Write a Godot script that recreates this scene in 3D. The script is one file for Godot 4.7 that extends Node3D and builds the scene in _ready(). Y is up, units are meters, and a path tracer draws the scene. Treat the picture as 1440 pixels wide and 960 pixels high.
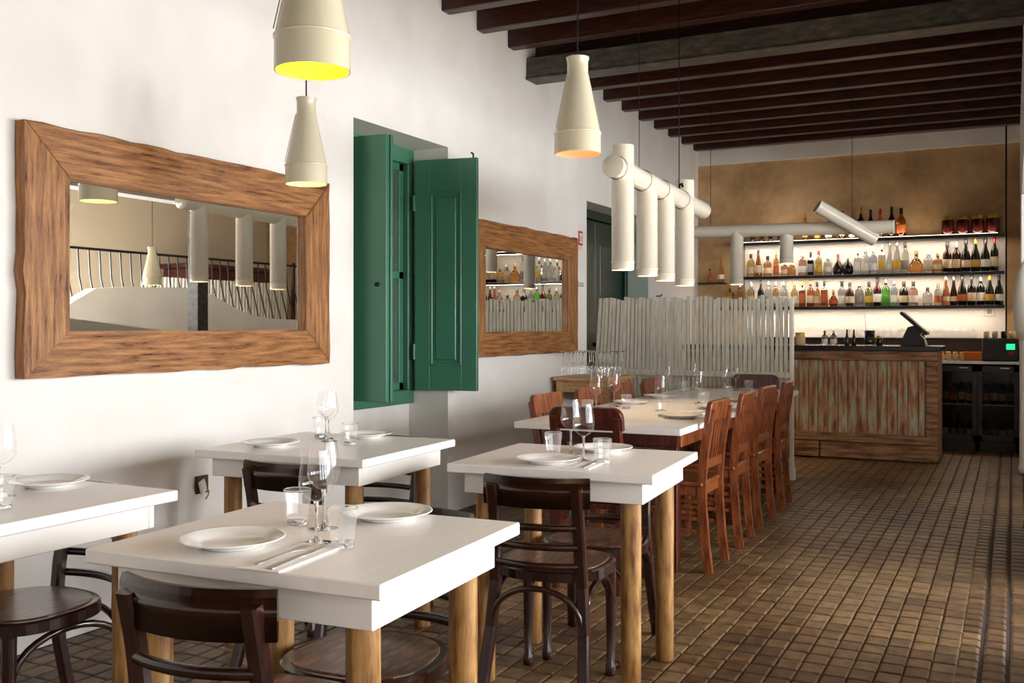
extends Node3D

# ------------------------------------------------------------------ mesh builder
class MB:
	var st := SurfaceTool.new()
	func _init():
		st.begin(Mesh.PRIMITIVE_TRIANGLES)
	func tri(a: Vector3, b: Vector3, c: Vector3, n: Vector3, na = null, nb = null, nc = null):
		if (c - a).cross(b - a).dot(n) < 0.0:
			var t = b; b = c; c = t
			t = nb; nb = nc; nc = t
		if na == null:
			var g = (c - a).cross(b - a).normalized()
			na = g; nb = g; nc = g
		st.set_normal(na); st.add_vertex(a)
		st.set_normal(nb); st.add_vertex(b)
		st.set_normal(nc); st.add_vertex(c)
	func quad(a, b, c, d, n: Vector3, na = null, nb = null, nc = null, nd = null):
		tri(a, b, c, n, na, nb, nc)
		tri(a, c, d, n, na, nc, nd)
	# box with chamfered edges
	func box(c: Vector3, s: Vector3, ch := 0.0, bs := Basis.IDENTITY):
		var h = s * 0.5
		if ch <= 0.0:
			for ax in 3:
				for sg in [-1.0, 1.0]:
					var n = Vector3.ZERO; n[ax] = sg
					var u = Vector3.ZERO; u[(ax + 1) % 3] = h[(ax + 1) % 3]
					var v = Vector3.ZERO; v[(ax + 2) % 3] = h[(ax + 2) % 3]
					var o = n * h
					quad(c + bs * (o + u + v), c + bs * (o - u + v), c + bs * (o - u - v), c + bs * (o + u - v), bs * n)
			return
		ch = minf(ch, minf(h.x, minf(h.y, h.z)) * 0.9)
		var k = h - Vector3(ch, ch, ch)
		for ax in 3:
			var b1 = (ax + 1) % 3
			var b2 = (ax + 2) % 3
			for sg in [-1.0, 1.0]:
				var n = Vector3.ZERO; n[ax] = sg
				var p = []
				for q in [[1, 1], [-1, 1], [-1, -1], [1, -1]]:
					var v = Vector3.ZERO
					v[ax] = sg * h[ax]; v[b1] = q[0] * k[b1]; v[b2] = q[1] * k[b2]
					p.append(c + bs * v)
				quad(p[0], p[1], p[2], p[3], bs * n)
			for s1 in [-1.0, 1.0]:
				for s2 in [-1.0, 1.0]:
					var p = []
					for e in [-1.0, 1.0]:
						var v = Vector3.ZERO
						v[ax] = e * k[ax]; v[b1] = s1 * h[b1]; v[b2] = s2 * k[b2]
						p.append(c + bs * v)
						v[b1] = s1 * k[b1]; v[b2] = s2 * h[b2]
						p.append(c + bs * v)
					var n = Vector3.ZERO; n[b1] = s1; n[b2] = s2
					quad(p[0], p[1], p[3], p[2], bs * n)
		for sx in [-1.0, 1.0]:
			for sy in [-1.0, 1.0]:
				for sz in [-1.0, 1.0]:
					var s3 = Vector3(sx, sy, sz)
					tri(c + bs * (s3 * Vector3(h.x, k.y, k.z)), c + bs * (s3 * Vector3(k.x, h.y, k.z)), c + bs * (s3 * Vector3(k.x, k.y, h.z)), bs * s3)
	# profile of Vector2(radius, y) turned round the y axis; hard corners where a point is given twice
	func lathe(prof: Array, sides := 24, o := Vector3.ZERO, bs := Basis.IDENTITY, inward := false, facets := false, squash := Vector2(1, 1)):
		for i in prof.size() - 1:
			var p: Vector2 = prof[i]
			var q: Vector2 = prof[i + 1]
			if p.is_equal_approx(q):
				continue
			var d = (q - p).normalized()
			var nn = Vector2(d.y, -d.x)
			var np = nn
			var nq = nn
			if i > 0 and not prof[i - 1].is_equal_approx(p):
				var e = (p - prof[i - 1]).normalized()
				np = (nn + Vector2(e.y, -e.x)).normalized()
			if i + 2 < prof.size() and not prof[i + 2].is_equal_approx(q):
				var e = (prof[i + 2] - q).normalized()
				nq = (nn + Vector2(e.y, -e.x)).normalized()
			if inward:
				nn = -nn; np = -np; nq = -nq
			for s in sides:
				var a0 = TAU * s / sides
				var a1 = TAU * (s + 1) / sides
				var am = (a0 + a1) * 0.5
				var r0 = Vector3(cos(a0) * squash.x, 0, sin(a0) * squash.y)
				var r1 = Vector3(cos(a1) * squash.x, 0, sin(a1) * squash.y)
				var rm = Vector3(cos(am), 0, sin(am))
				var A = o + bs * (r0 * p.x + Vector3(0, p.y, 0))
				var B = o + bs * (r1 * p.x + Vector3(0, p.y, 0))
				var C = o + bs * (r1 * q.x + Vector3(0, q.y, 0))
				var D = o + bs * (r0 * q.x + Vector3(0, q.y, 0))
				var hint = bs * (rm * nn.x + Vector3(0, nn.y, 0))
				var f0 = r0
				var f1 = r1
				if facets:
					f0 = rm; f1 = rm
				var n0p = (bs * (f0 * np.x + Vector3(0, np.y, 0))).normalized()
				var n1p = (bs * (f1 * np.x + Vector3(0, np.y, 0))).normalized()
				var n0q = (bs * (f0 * nq.x + Vector3(0, nq.y, 0))).normalized()
				var n1q = (bs * (f1 * nq.x + Vector3(0, nq.y, 0))).normalized()
				if p.x > 1e-6:
					tri(A, B, C, hint, n0p, n1p, n1q)
				if q.x > 1e-6:
					tri(A, C, D, hint, n0p, n1q, n0q)
	# sweep of a closed 2D outline along points
	func sweep(pts: Array, prof: Array, up := Vector3.UP, smooth := true, scales: Array = [], caps := true):
		var n = pts.size()
		var m = prof.size()
		var rings = []
		var norms = []
		for i in n:
			var t: Vector3
			if i == 0: t = pts[1] - pts[0]
			elif i == n - 1: t = pts[n - 1] - pts[n - 2]
			else: t = (pts[i + 1] - pts[i]).normalized() + (pts[i] - pts[i - 1]).normalized()
			t = t.normalized()
			var x = up.cross(t)
			if x.length() < 1e-4: x = Vector3.RIGHT.cross(t)
			x = x.normalized()
			var y = t.cross(x).normalized()
			var sc: Vector2 = scales[i] if scales.size() > i else Vector2.ONE
			var ring = []
			var nr = []
			for j in m:
				var q: Vector2 = prof[j] * sc
				ring.append(pts[i] + x * q.x + y * q.y)
				nr.append((x * prof[j].x + y * prof[j].y).normalized())
			rings.append(ring); norms.append(nr)
		for i in n - 1:
			for j in m:
				var k = (j + 1) % m
				var ctr = (pts[i] + pts[i + 1]) * 0.5
				var mid = (rings[i][j] + rings[i][k] + rings[i + 1][j] + rings[i + 1][k]) * 0.25
				if smooth:
					quad(rings[i][j], rings[i][k], rings[i + 1][k], rings[i + 1][j], mid - ctr, norms[i][j], norms[i][k], norms[i + 1][k], norms[i + 1][j])
				else:
					quad(rings[i][j], rings[i][k], rings[i + 1][k], rings[i + 1][j], mid - ctr)
		if caps:
			for e in [0, n - 1]:
				var out = (pts[0] - pts[1]) if e == 0 else (pts[n - 1] - pts[n - 2])
				for j in m:
					tri(pts[e], rings[e][j], rings[e][(j + 1) % m], out)
	func tube(pts: Array, r: float, sides := 10, radii: Array = [], up := Vector3(0.13, 0.98, 0.11)):
		var pr = []
		for j in sides:
			pr.append(Vector2(cos(TAU * j / sides), sin(TAU * j / sides)) * r)
		var sc = []
		for v in radii: sc.append(Vector2(v / r, v / r))
		sweep(pts, pr, up, true, sc)
	# outline in a plane (bs.x, bs.y) pushed along bs.z by depth, with an optional bevel
	func prism(poly: PackedVector2Array, depth: float, o := Vector3.ZERO, bs := Basis.IDENTITY, bevel := 0.0):
		var idx = Geometry2D.triangulate_polygon(poly)
		var m = poly.size()
		var inner = poly
		if bevel > 0.0:
			var off = Geometry2D.offset_polygon(poly, -bevel, Geometry2D.JOIN_MITER)
			if off.size() == 1 and off[0].size() == m:
				# match starting vertex
				var best = 0
				for k in m:
					if off[0][k].distance_to(poly[0]) < off[0][best].distance_to(poly[0]): best = k
				var r = PackedVector2Array()
				for k in m: r.append(off[0][(best + k) % m])
				inner = r
			else:
				bevel = 0.0
		var f = func(p: Vector2, z: float): return o + bs * Vector3(p.x, p.y, z)
		for e in [0, 1]:
			var z = depth if e == 1 else 0.0
			var src = inner if e == 1 else poly
			var nz = bs.z if e == 1 else -bs.z
			for t in range(0, idx.size(), 3):
				tri(f.call(src[idx[t]], z), f.call(src[idx[t + 1]], z), f.call(src[idx[t + 2]], z), nz)
		var cw = Geometry2D.is_polygon_clockwise(poly)
		for j in m:
			var k = (j + 1) % m
			var d = (poly[k] - poly[j]).normalized()
			var out = Vector2(d.y, -d.x)
			if cw: out = -out
			var on = bs * Vector3(out.x, out.y, 0)
			quad(f.call(poly[j], 0), f.call(poly[k], 0), f.call(poly[k], depth - bevel), f.call(poly[j], depth - bevel), on)
			if bevel > 0.0:
				quad(f.call(poly[j], depth - bevel), f.call(poly[k], depth - bevel), f.call(inner[k], depth), f.call(inner[j], depth), on + bs.z)
	func done() -> ArrayMesh:
		return st.commit()

# ------------------------------------------------------------------ scene helpers
var used := {}
var rng := RandomNumberGenerator.new()
var M := {}

func numbered(called: String) -> String:
	if not used.has(called):
		used[called] = 0
		return called
	used[called] += 1
	return "%s_%03d" % [called, used[called]]

func tag(o: Node, label: String, category := "", group := "", kind := ""):
	if label: o.set_meta("label", label)
	if category: o.set_meta("category", category)
	if group: o.set_meta("group", group)
	if kind: o.set_meta("kind", kind)
	return o

func thing(called: String, label: String, category: String, at := Vector3.ZERO, turn := 0.0, group := "") -> Node3D:
	var o := Node3D.new()
	o.name = numbered(called)
	add_child(o)
	o.position = at
	o.rotation.y = turn
	tag(o, label, category, group)
	return o

func part(parent: Node, called: String, mesh: Mesh, m: Material, at := Vector3.ZERO, label := "") -> MeshInstance3D:
	var o := MeshInstance3D.new()
	o.name = called
	o.mesh = mesh
	o.material_override = m
	o.position = at
	o.cast_shadow = GeometryInstance3D.SHADOW_CASTING_SETTING_ON
	parent.add_child(o, true)
	if label: o.set_meta("label", label)
	return o

func single(called: String, mesh: Mesh, m: Material, label: String, category: String, at := Vector3.ZERO, group := "") -> MeshInstance3D:
	var o := part(self, numbered(called), mesh, m, at)
	tag(o, label, category, group)
	return o

func struct(called: String, mesh: Mesh, m: Material, label := "") -> MeshInstance3D:
	var o := part(self, called, mesh, m)
	o.set_meta("kind", "structure")
	if label: o.set_meta("label", label)
	return o

func dup(src: Node3D, at: Vector3, turn: float, label := "", group := "") -> Node3D:
	var r: Node3D = src.duplicate()
	var base: String = src.name
	var rx := RegEx.create_from_string("_\\d{3}$")
	base = rx.sub(base, "")
	r.name = numbered(base)
	add_child(r)
	r.position = at
	r.rotation.y = turn
	if label: r.set_meta("label", label)
	if group: r.set_meta("group", group)
	return r

func boxm(s: Vector3, ch := 0.0, c := Vector3.ZERO, bs := Basis.IDENTITY) -> ArrayMesh:
	var b := MB.new()
	b.box(c, s, ch, bs)
	return b.done()

# span box from two corners
func span(b: MB, a: Vector3, c: Vector3, ch := 0.0):
	b.box((a + c) * 0.5, (c - a).abs(), ch)

func lathem(prof: Array, sides := 24, facets := false) -> ArrayMesh:
	var b := MB.new()
	b.lathe(prof, sides, Vector3.ZERO, Basis.IDENTITY, false, facets)
	return b.done()

func V(x: float, y: float) -> Vector2:
	return Vector2(x, y)

# ------------------------------------------------------------------ materials
func lut_tex(seed_: int, freq: float, ramp: Array, size := 256, octaves := 5, mix2 := 0.0, freq2 := 0.2) -> ImageTexture:
	var n := FastNoiseLite.new()
	n.seed = seed_
	n.noise_type = FastNoiseLite.TYPE_SIMPLEX_SMOOTH
	n.frequency = freq
	n.fractal_octaves = octaves
	var im: Image = n.get_seamless_image(size, size)
	im.convert(Image.FORMAT_L8)
	var d := im.get_data()
	var d2 := PackedByteArray()
	if mix2 > 0.0:
		n.seed = seed_ + 77
		n.frequency = freq2
		n.fractal_octaves = 3
		var im2: Image = n.get_seamless_image(size, size)
		im2.convert(Image.FORMAT_L8)
		d2 = im2.get_data()
	var g := Gradient.new()
	var offs := PackedFloat32Array()
	var cols := PackedColorArray()
	for r in ramp:
		offs.append(r[0]); cols.append(r[1])
	g.offsets = offs
	g.colors = cols
	var lr := PackedByteArray(); var lg := PackedByteArray(); var lb := PackedByteArray()
	for i in 256:
		var c := g.sample(i / 255.0)
		lr.append(c.r8); lg.append(c.g8); lb.append(c.b8)
	var out := PackedByteArray()
	out.resize(size * size * 3)
	var has2 := d2.size() > 0
	for i in d.size():
		var v := int(d[i])
		if has2:
			v = int(v * (1.0 - mix2) + d2[i] * mix2)
		out[i * 3] = lr[v]; out[i * 3 + 1] = lg[v]; out[i * 3 + 2] = lb[v]
	return ImageTexture.create_from_image(Image.create_from_data(size, size, false, Image.FORMAT_RGB8, out))

func C(r: int, g: int, b: int) -> Color:
	return Color8(r, g, b)

func mat(called: String, col: Color, rough := 0.6, metal := 0.0) -> StandardMaterial3D:
	var m := StandardMaterial3D.new()
	m.resource_name = called
	m.albedo_color = col
	m.roughness = rough
	m.metallic = metal
	M[called] = m
	return m

func tmat(called: String, tex: Texture2D, scale: Vector3, rough := 0.6, world := false, bump: Texture2D = null, bump_cm := 0.0) -> StandardMaterial3D:
	var m := mat(called, Color.WHITE, rough)
	m.albedo_texture = tex
	m.uv1_triplanar = true
	m.uv1_world_triplanar = world
	m.uv1_scale = scale
	if bump:
		m.heightmap_enabled = true
		m.heightmap_texture = bump
		m.heightmap_scale = bump_cm
	return m

func coat(called: String, w: float, r: float):
	M[called].clearcoat_enabled = true
	M[called].clearcoat = w
	M[called].clearcoat_roughness = r

func glow(called: String, col: Color, energy: float) -> StandardMaterial3D:
	var m := mat(called, col, 0.5)
	m.emission_enabled = true
	m.emission = col
	m.emission_energy_multiplier = energy
	return m

func clear(called: String, col: Color, alpha := 0.05) -> StandardMaterial3D:
	var m := mat(called, Color(col.r, col.g, col.b, alpha), 0.02)
	m.transparency = BaseMaterial3D.TRANSPARENCY_ALPHA
	return m

func solidglass(called: String, col: Color) -> StandardMaterial3D:
	var m := mat(called, Color(col.r, col.g, col.b, 0.0), 0.02)
	m.refraction_enabled = true
	m.refraction_scale = 0.05
	return m

func make_materials():
	var plaster_b := lut_tex(3, 0.02, [[0.0, Color.BLACK], [1.0, Color.WHITE]], 256, 5, 0.4, 0.12)
	tmat("plaster", lut_tex(4, 0.012, [[0.2, C(226, 220, 212)], [0.8, C(233, 228, 221)]], 256, 4), Vector3(0.5, 0.5, 0.5), 0.75, true, plaster_b, 0.25)
	tmat("tan_plaster", lut_tex(5, 0.012, [[0.15, C(154, 120, 80)], [0.45, C(182, 146, 102)], [0.8, C(202, 168, 124)]], 256, 6, 0.25, 0.1), Vector3(0.35, 0.35, 0.35), 0.7, true, plaster_b, 0.4)
	mat("annex_plaster", C(196, 184, 166), 0.8)
	# joists
	var jt := lut_tex(11, 0.03, [[0.1, C(24, 9, 6)], [0.5, C(56, 22, 13)], [0.8, C(84, 36, 20)]], 256, 5, 0.3, 0.15)
	tmat("joist_wood", jt, Vector3(0.5, 6, 6), 0.38, true, jt, 0.3)
	tmat("ceiling_board", lut_tex(12, 0.03, [[0.1, C(20, 10, 7)], [0.8, C(46, 22, 14)]]), Vector3(6, 6, 0.5), 0.7, true)
	tmat("steel_beam", lut_tex(13, 0.02, [[0.1, C(44, 38, 33)], [0.5, C(74, 66, 58)], [0.9, C(108, 98, 86)]], 256, 6, 0.3, 0.2), Vector3(1.2, 3, 3), 0.5, true, plaster_b, 0.2)
	# floor
	tmat("grout", lut_tex(14, 0.05, [[0.2, C(34, 22, 15)], [0.8, C(64, 44, 30)]]), Vector3(3, 3, 3), 0.9, true)
	var pt := lut_tex(15, 0.018, [[0.1, C(112, 88, 62)], [0.4, C(164, 136, 102)], [0.65, C(194, 167, 130)], [0.9, C(222, 196, 158)]], 512, 6, 0.35, 0.14)
	var tints := [Color(0.44, 0.38, 0.33), Color(0.54, 0.48, 0.42), Color(0.60, 0.56, 0.50), Color(0.68, 0.64, 0.57)]
	for i in 4:
		var pm := tmat("paver%d" % i, pt, Vector3(1.3, 1.3, 1.3), 0.42, true, pt, 0.5)
		pm.albedo_color = tints[i]
	var pr := tmat("paver_rest", pt, Vector3(1.3, 1.3, 1.3), 0.42, true, pt, 0.5)
	pr.vertex_color_use_as_albedo = true
	pr.vertex_color_is_srgb = true
	# furniture
	mat("white_paint", C(238, 233, 226), 0.32)
	tmat("table_top", lut_tex(16, 0.02, [[0.2, C(237, 230, 223)], [0.8, C(242, 236, 230)]], 256, 5, 0.4, 0.15), Vector3(4, 1, 0.7), 0.28)
	var pine := lut_tex(17, 0.025, [[0.12, C(78, 46, 20)], [0.3, C(124, 84, 42)], [0.55, C(162, 120, 68)], [0.85, C(188, 148, 94)]], 256, 4, 0.25, 0.12)
	tmat("pine", pine, Vector3(5, 0.7, 5), 0.42, true, pine, 0.15)
	var dark := lut_tex(18, 0.03, [[0.1, C(20, 8, 5)], [0.5, C(42, 18, 12)], [0.9, C(66, 30, 20)]], 256, 5, 0.3, 0.12)
	tmat("bentwood", dark, Vector3(4, 1.0, 4), 0.26)
	coat("bentwood", 0.5, 0.15)
	var seatt := lut_tex(19, 0.02, [[0.1, C(40, 20, 11)], [0.45, C(86, 52, 30)], [0.75, C(134, 92, 58)], [0.95, C(158, 118, 80)]], 256, 6, 0.3, 0.12)
	tmat("seat_ply", seatt, Vector3(7, 2, 1.6), 0.33, false, seatt, 0.1)
	coat("seat_ply", 0.4, 0.2)
	var red := lut_tex(20, 0.03, [[0.1, C(76, 34, 15)], [0.5, C(124, 64, 31)], [0.9, C(160, 96, 52)]], 256, 5, 0.3, 0.12)
	tmat("red_wood", red, Vector3(5, 0.8, 5), 0.35)
	coat("red_wood", 0.3, 0.2)
	var dred := lut_tex(21, 0.03, [[0.1, C(40, 13, 9)], [0.5, C(74, 27, 17)], [0.9, C(104, 44, 26)]], 256, 5, 0.3, 0.12)
	tmat("dark_red_wood", dred, Vector3(4, 1, 4), 0.3)
	coat("dark_red_wood", 0.3, 0.2)
	tmat("light_wood", lut_tex(22, 0.025, [[0.1, C(158, 112, 66)], [0.5, C(196, 154, 104)], [0.9, C(214, 178, 130)]], 256, 4, 0.3, 0.12), Vector3(1, 5, 5), 0.5)
	# reclaimed frames
	var fr := lut_tex(23, 0.022, [[0.05, C(26, 12, 6)], [0.17, C(58, 30, 15)], [0.25, C(110, 66, 31)], [0.45, C(138, 88, 43)], [0.65, C(160, 108, 56)], [0.9, C(180, 132, 78)]], 512, 7, 0.3, 0.16)
	tmat("frame_wood_long", fr, Vector3(3.6, 3.6, 0.3), 0.55, true, fr, 0.7)
	tmat("frame_wood_tall", fr, Vector3(3.6, 0.3, 3.6), 0.55, true, fr, 0.7)
	mat("mirror_glass", C(236, 236, 232), 0.01, 1.0)
	# window and door
	mat("green_paint", C(64, 118, 93), 0.33)
	mat("door_green", C(18, 46, 36), 0.35)
	mat("mint_paint", C(188, 206, 192), 0.5)
	mat("iron_black", C(22, 20, 20), 0.4, 0.6)
	mat("steel", C(200, 198, 194), 0.34, 1.0)
	mat("outside_glass", Color(1, 1, 1), 0.02)
	clear("pane", Color(1, 1, 1), 0.04)
	clear("fridge_pane", Color(0, 0, 0), 0.35).metallic_specular = 0.25
	# lamps
	mat("lamp_cream", C(202, 193, 167), 0.2)
	mat("pvc", C(218, 208, 190), 0.14)
	mat("cap_dark", C(40, 36, 32), 0.5)
	mat("liner_yellow", C(236, 216, 60), 0.5)
	mat("liner_green", C(206, 222, 186), 0.5)
	mat("liner_pink", C(240, 132, 104), 0.5)
	glow("bulb_glow", C(255, 222, 168), 6.0)
	glow("tube_glow", C(255, 206, 140), 8.0)
	glow("led_glow", C(255, 232, 200), 3.0)
	glow("screen_glow", C(40, 230, 140), 1.6)
	# tableware
	mat("porcelain", C(236, 234, 228), 0.15)
	mat("napkin", C(244, 240, 234), 0.85)
	clear("wine_glass", Color(1, 1, 1), 0.0)
	clear("tumbler_clear", Color(1, 1, 1), 0.08)
	solidglass("tumbler_glass", Color(0.985, 0.99, 0.985))
	# bar
	tmat("slat_paint", lut_tex(24, 0.03, [[0.15, C(176, 171, 152)], [0.8, C(210, 206, 190)]], 256, 4, 0.3, 0.12), Vector3(4, 0.6, 4), 0.6, true)
	mat("post_white", C(224, 218, 206), 0.5)
	var bw := lut_tex(25, 0.016, [[0.1, C(84, 48, 32)], [0.28, C(146, 98, 70)], [0.46, C(176, 130, 98)], [0.58, C(184, 152, 120)], [0.68, C(172, 174, 146)], [0.8, C(186, 190, 172)], [0.92, C(182, 188, 194)]], 512, 6, 0.12, 0.1)
	tmat("weathered_plank", bw, Vector3(1.7, 0.34, 1.7), 0.65, true, bw, 0.3)
	var bw2 := lut_tex(26, 0.016, [[0.14, C(62, 36, 22)], [0.36, C(122, 82, 56)], [0.62, C(160, 120, 86)], [0.85, C(176, 146, 112)]], 512, 6, 0.28, 0.13)
	tmat("weathered_rail", bw2, Vector3(0.3, 2.4, 2.4), 0.65, true, bw2, 0.3)
	mat("counter_black", C(26, 26, 28), 0.25)
	mat("black_plastic", C(14, 14, 15), 0.35)
	mat("fridge_black", C(12, 12, 13), 0.3)
	mat("shelf_black", C(24, 23, 24), 0.22)
	mat("backsplash", C(66, 54, 46), 0.4)
	solidglass("glass_clear", Color(0.97, 0.98, 0.97))
	solidglass("glass_blue", Color(0.86, 0.89, 0.98))
	solidglass("glass_green", Color(0.55, 0.9, 0.42))
	solidglass("glass_amber", Color(0.97, 0.74, 0.42))
	solidglass("glass_gold", Color(0.98, 0.88, 0.58))
	solidglass("glass_pink", Color(0.97, 0.76, 0.68))
	solidglass("glass_brown", Color(0.78, 0.5, 0.28))
	solidglass("glass_olive", Color(0.72, 0.74, 0.42))
	mat("bottle_dark", C(18, 20, 14), 0.08)
	mat("bottle_brown", C(44, 20, 9), 0.08)
	mat("bottle_ruby", C(58, 14, 10), 0.1)
	mat("label_cream", C(226, 204, 168), 0.7)
	mat("label_yellow", C(206, 166, 62), 0.7)
	mat("label_orange", C(190, 96, 44), 0.7)
	mat("label_white", C(232, 226, 216), 0.7)
	mat("label_grey", C(150, 146, 146), 0.7)
	mat("cap_black", C(22, 20, 20), 0.4)
	mat("cap_red", C(150, 26, 24), 0.4)
	mat("cap_gold", C(200, 160, 60), 0.3, 0.8)
	mat("cap_silver", C(200, 200, 200), 0.3, 0.8)
	mat("cap_cork", C(176, 130, 84), 0.8)
	mat("bread", C(196, 140, 84), 0.8)
	mat("jar_biscuit", C(222, 186, 140), 0.6)
	mat("carton_orange", C(206, 116, 48), 0.8)
	mat("sign_red", C(176, 40, 30), 0.5)
	mat("sign_white", C(232, 228, 216), 0.5)
	mat("sign_green", C(60, 120, 70), 0.5)
	mat("socket_white", C(224, 216, 204), 0.4)
	mat("socket_dark", C(70, 56, 46), 0.7)
	mat("maroon_wood", C(70, 18, 14), 0.4)
	mat("leaf_green", C(92, 134, 52), 0.6)
	tmat("annex_floor", lut_tex(27, 0.02, [[0.2, C(184, 168, 146)], [0.8, C(206, 192, 170)]]), Vector3(1, 1, 1), 0.7, true)

# ------------------------------------------------------------------ main
func _ready():
	rng.seed = 20240611
	# ---- camera
	var cam := Camera3D.new()
	cam.name = "camera"
	add_child(cam)
	cam.position = Vector3(3.28, 1.21, 0)
	cam.rotation.y = deg_to_rad(26.9)
	var near := 0.05
	cam.projection = Camera3D.PROJECTION_FRUSTUM
	cam.set_frustum(960.0 / 1390.0 * near, Vector2(0, -20.0 / 1390.0 * near), near, 100.0)
	cam.current = true
	# ---- sky, exposure
	var we := WorldEnvironment.new()
	we.name = "environment"
	var env := Environment.new()
	env.background_mode = Environment.BG_SKY
	var sky := Sky.new()
	var sm := ProceduralSkyMaterial.new()
	sm.sky_top_color = Color(0.62, 0.74, 0.92)
	sm.sky_horizon_color = Color(0.93, 0.94, 0.95)
	sm.ground_bottom_color = Color(0.42, 0.38, 0.33)
	sm.ground_horizon_color = Color(0.6, 0.57, 0.52)
	sm.sky_energy_multiplier = 2.0
	sky.sky_material = sm
	env.sky = sky
	env.tonemap_mode = Environment.TONE_MAPPER_LINEAR
	env.tonemap_exposure = 0.93
	env.sdfgi_enabled = true
	env.ssao_enabled = true
	env.ssil_enabled = true
	we.environment = env
	add_child(we)
	# ---- daylight entering by the three tall windows of the side room
	var sun := DirectionalLight3D.new()
	sun.name = "sun"
	sun.light_energy = 10.0
	sun.light_color = Color(1.0, 0.93, 0.82)
	sun.light_angular_distance = 0.6
	sun.shadow_enabled = true
	add_child(sun)
	sun.look_at_from_position(Vector3(8, 9.5, 3.0), Vector3(0, 0, 0))
	for w in WIN_Z:
		var al := AreaLight3D.new()
		al.name = "window_daylight"
		al.area_size = Vector2(w[1] - w[0], WIN_TOP - WIN_SILL)
		al.light_energy = WIN_LIGHT[WIN_Z.find(w)]
		al.light_color = Color(0.965, 0.98, 1.0)
		al.shadow_enabled = true
		al.area_range = 30.0
		add_child(al, true)
		al.position = Vector3(SIDE_X - 0.1, (WIN_TOP + WIN_SILL) * 0.5, (w[0] + w[1]) * 0.5)
		al.rotation = Vector3(deg_to_rad(-24), PI / 2.0, 0)
	make_materials()
	print("materials")
	build_shell()
	print("shell")
	build_ceiling()
	build_floor()
	print("floor")
	build_window()
	build_door()
	build_mirrors()
	build_tables()
	build_chairs()
	print("chairs")
	build_tableware()
	build_lamps()
	build_partition()
	build_bar()
	print("bar")
	build_bottles()
	build_wall_things()
	build_side_room()
	print("done")

const SIDE_X := 6.5
const WIN_SILL := 0.85
const WIN_TOP := 2.15
const WIN_Z := [[-7.35, -6.45], [-6.1, -5.15], [-4.8, -3.7], [-3.3, -2.2], [-1.8, -0.7], [-0.3, 0.8]]
# trees outside shade the windows unevenly
const WIN_LIGHT := [25.0, 19.0, 13.0, 9.0, 7.0, 5.5]
const BACK_Z := -11.26
const CEIL := 3.43

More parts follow.
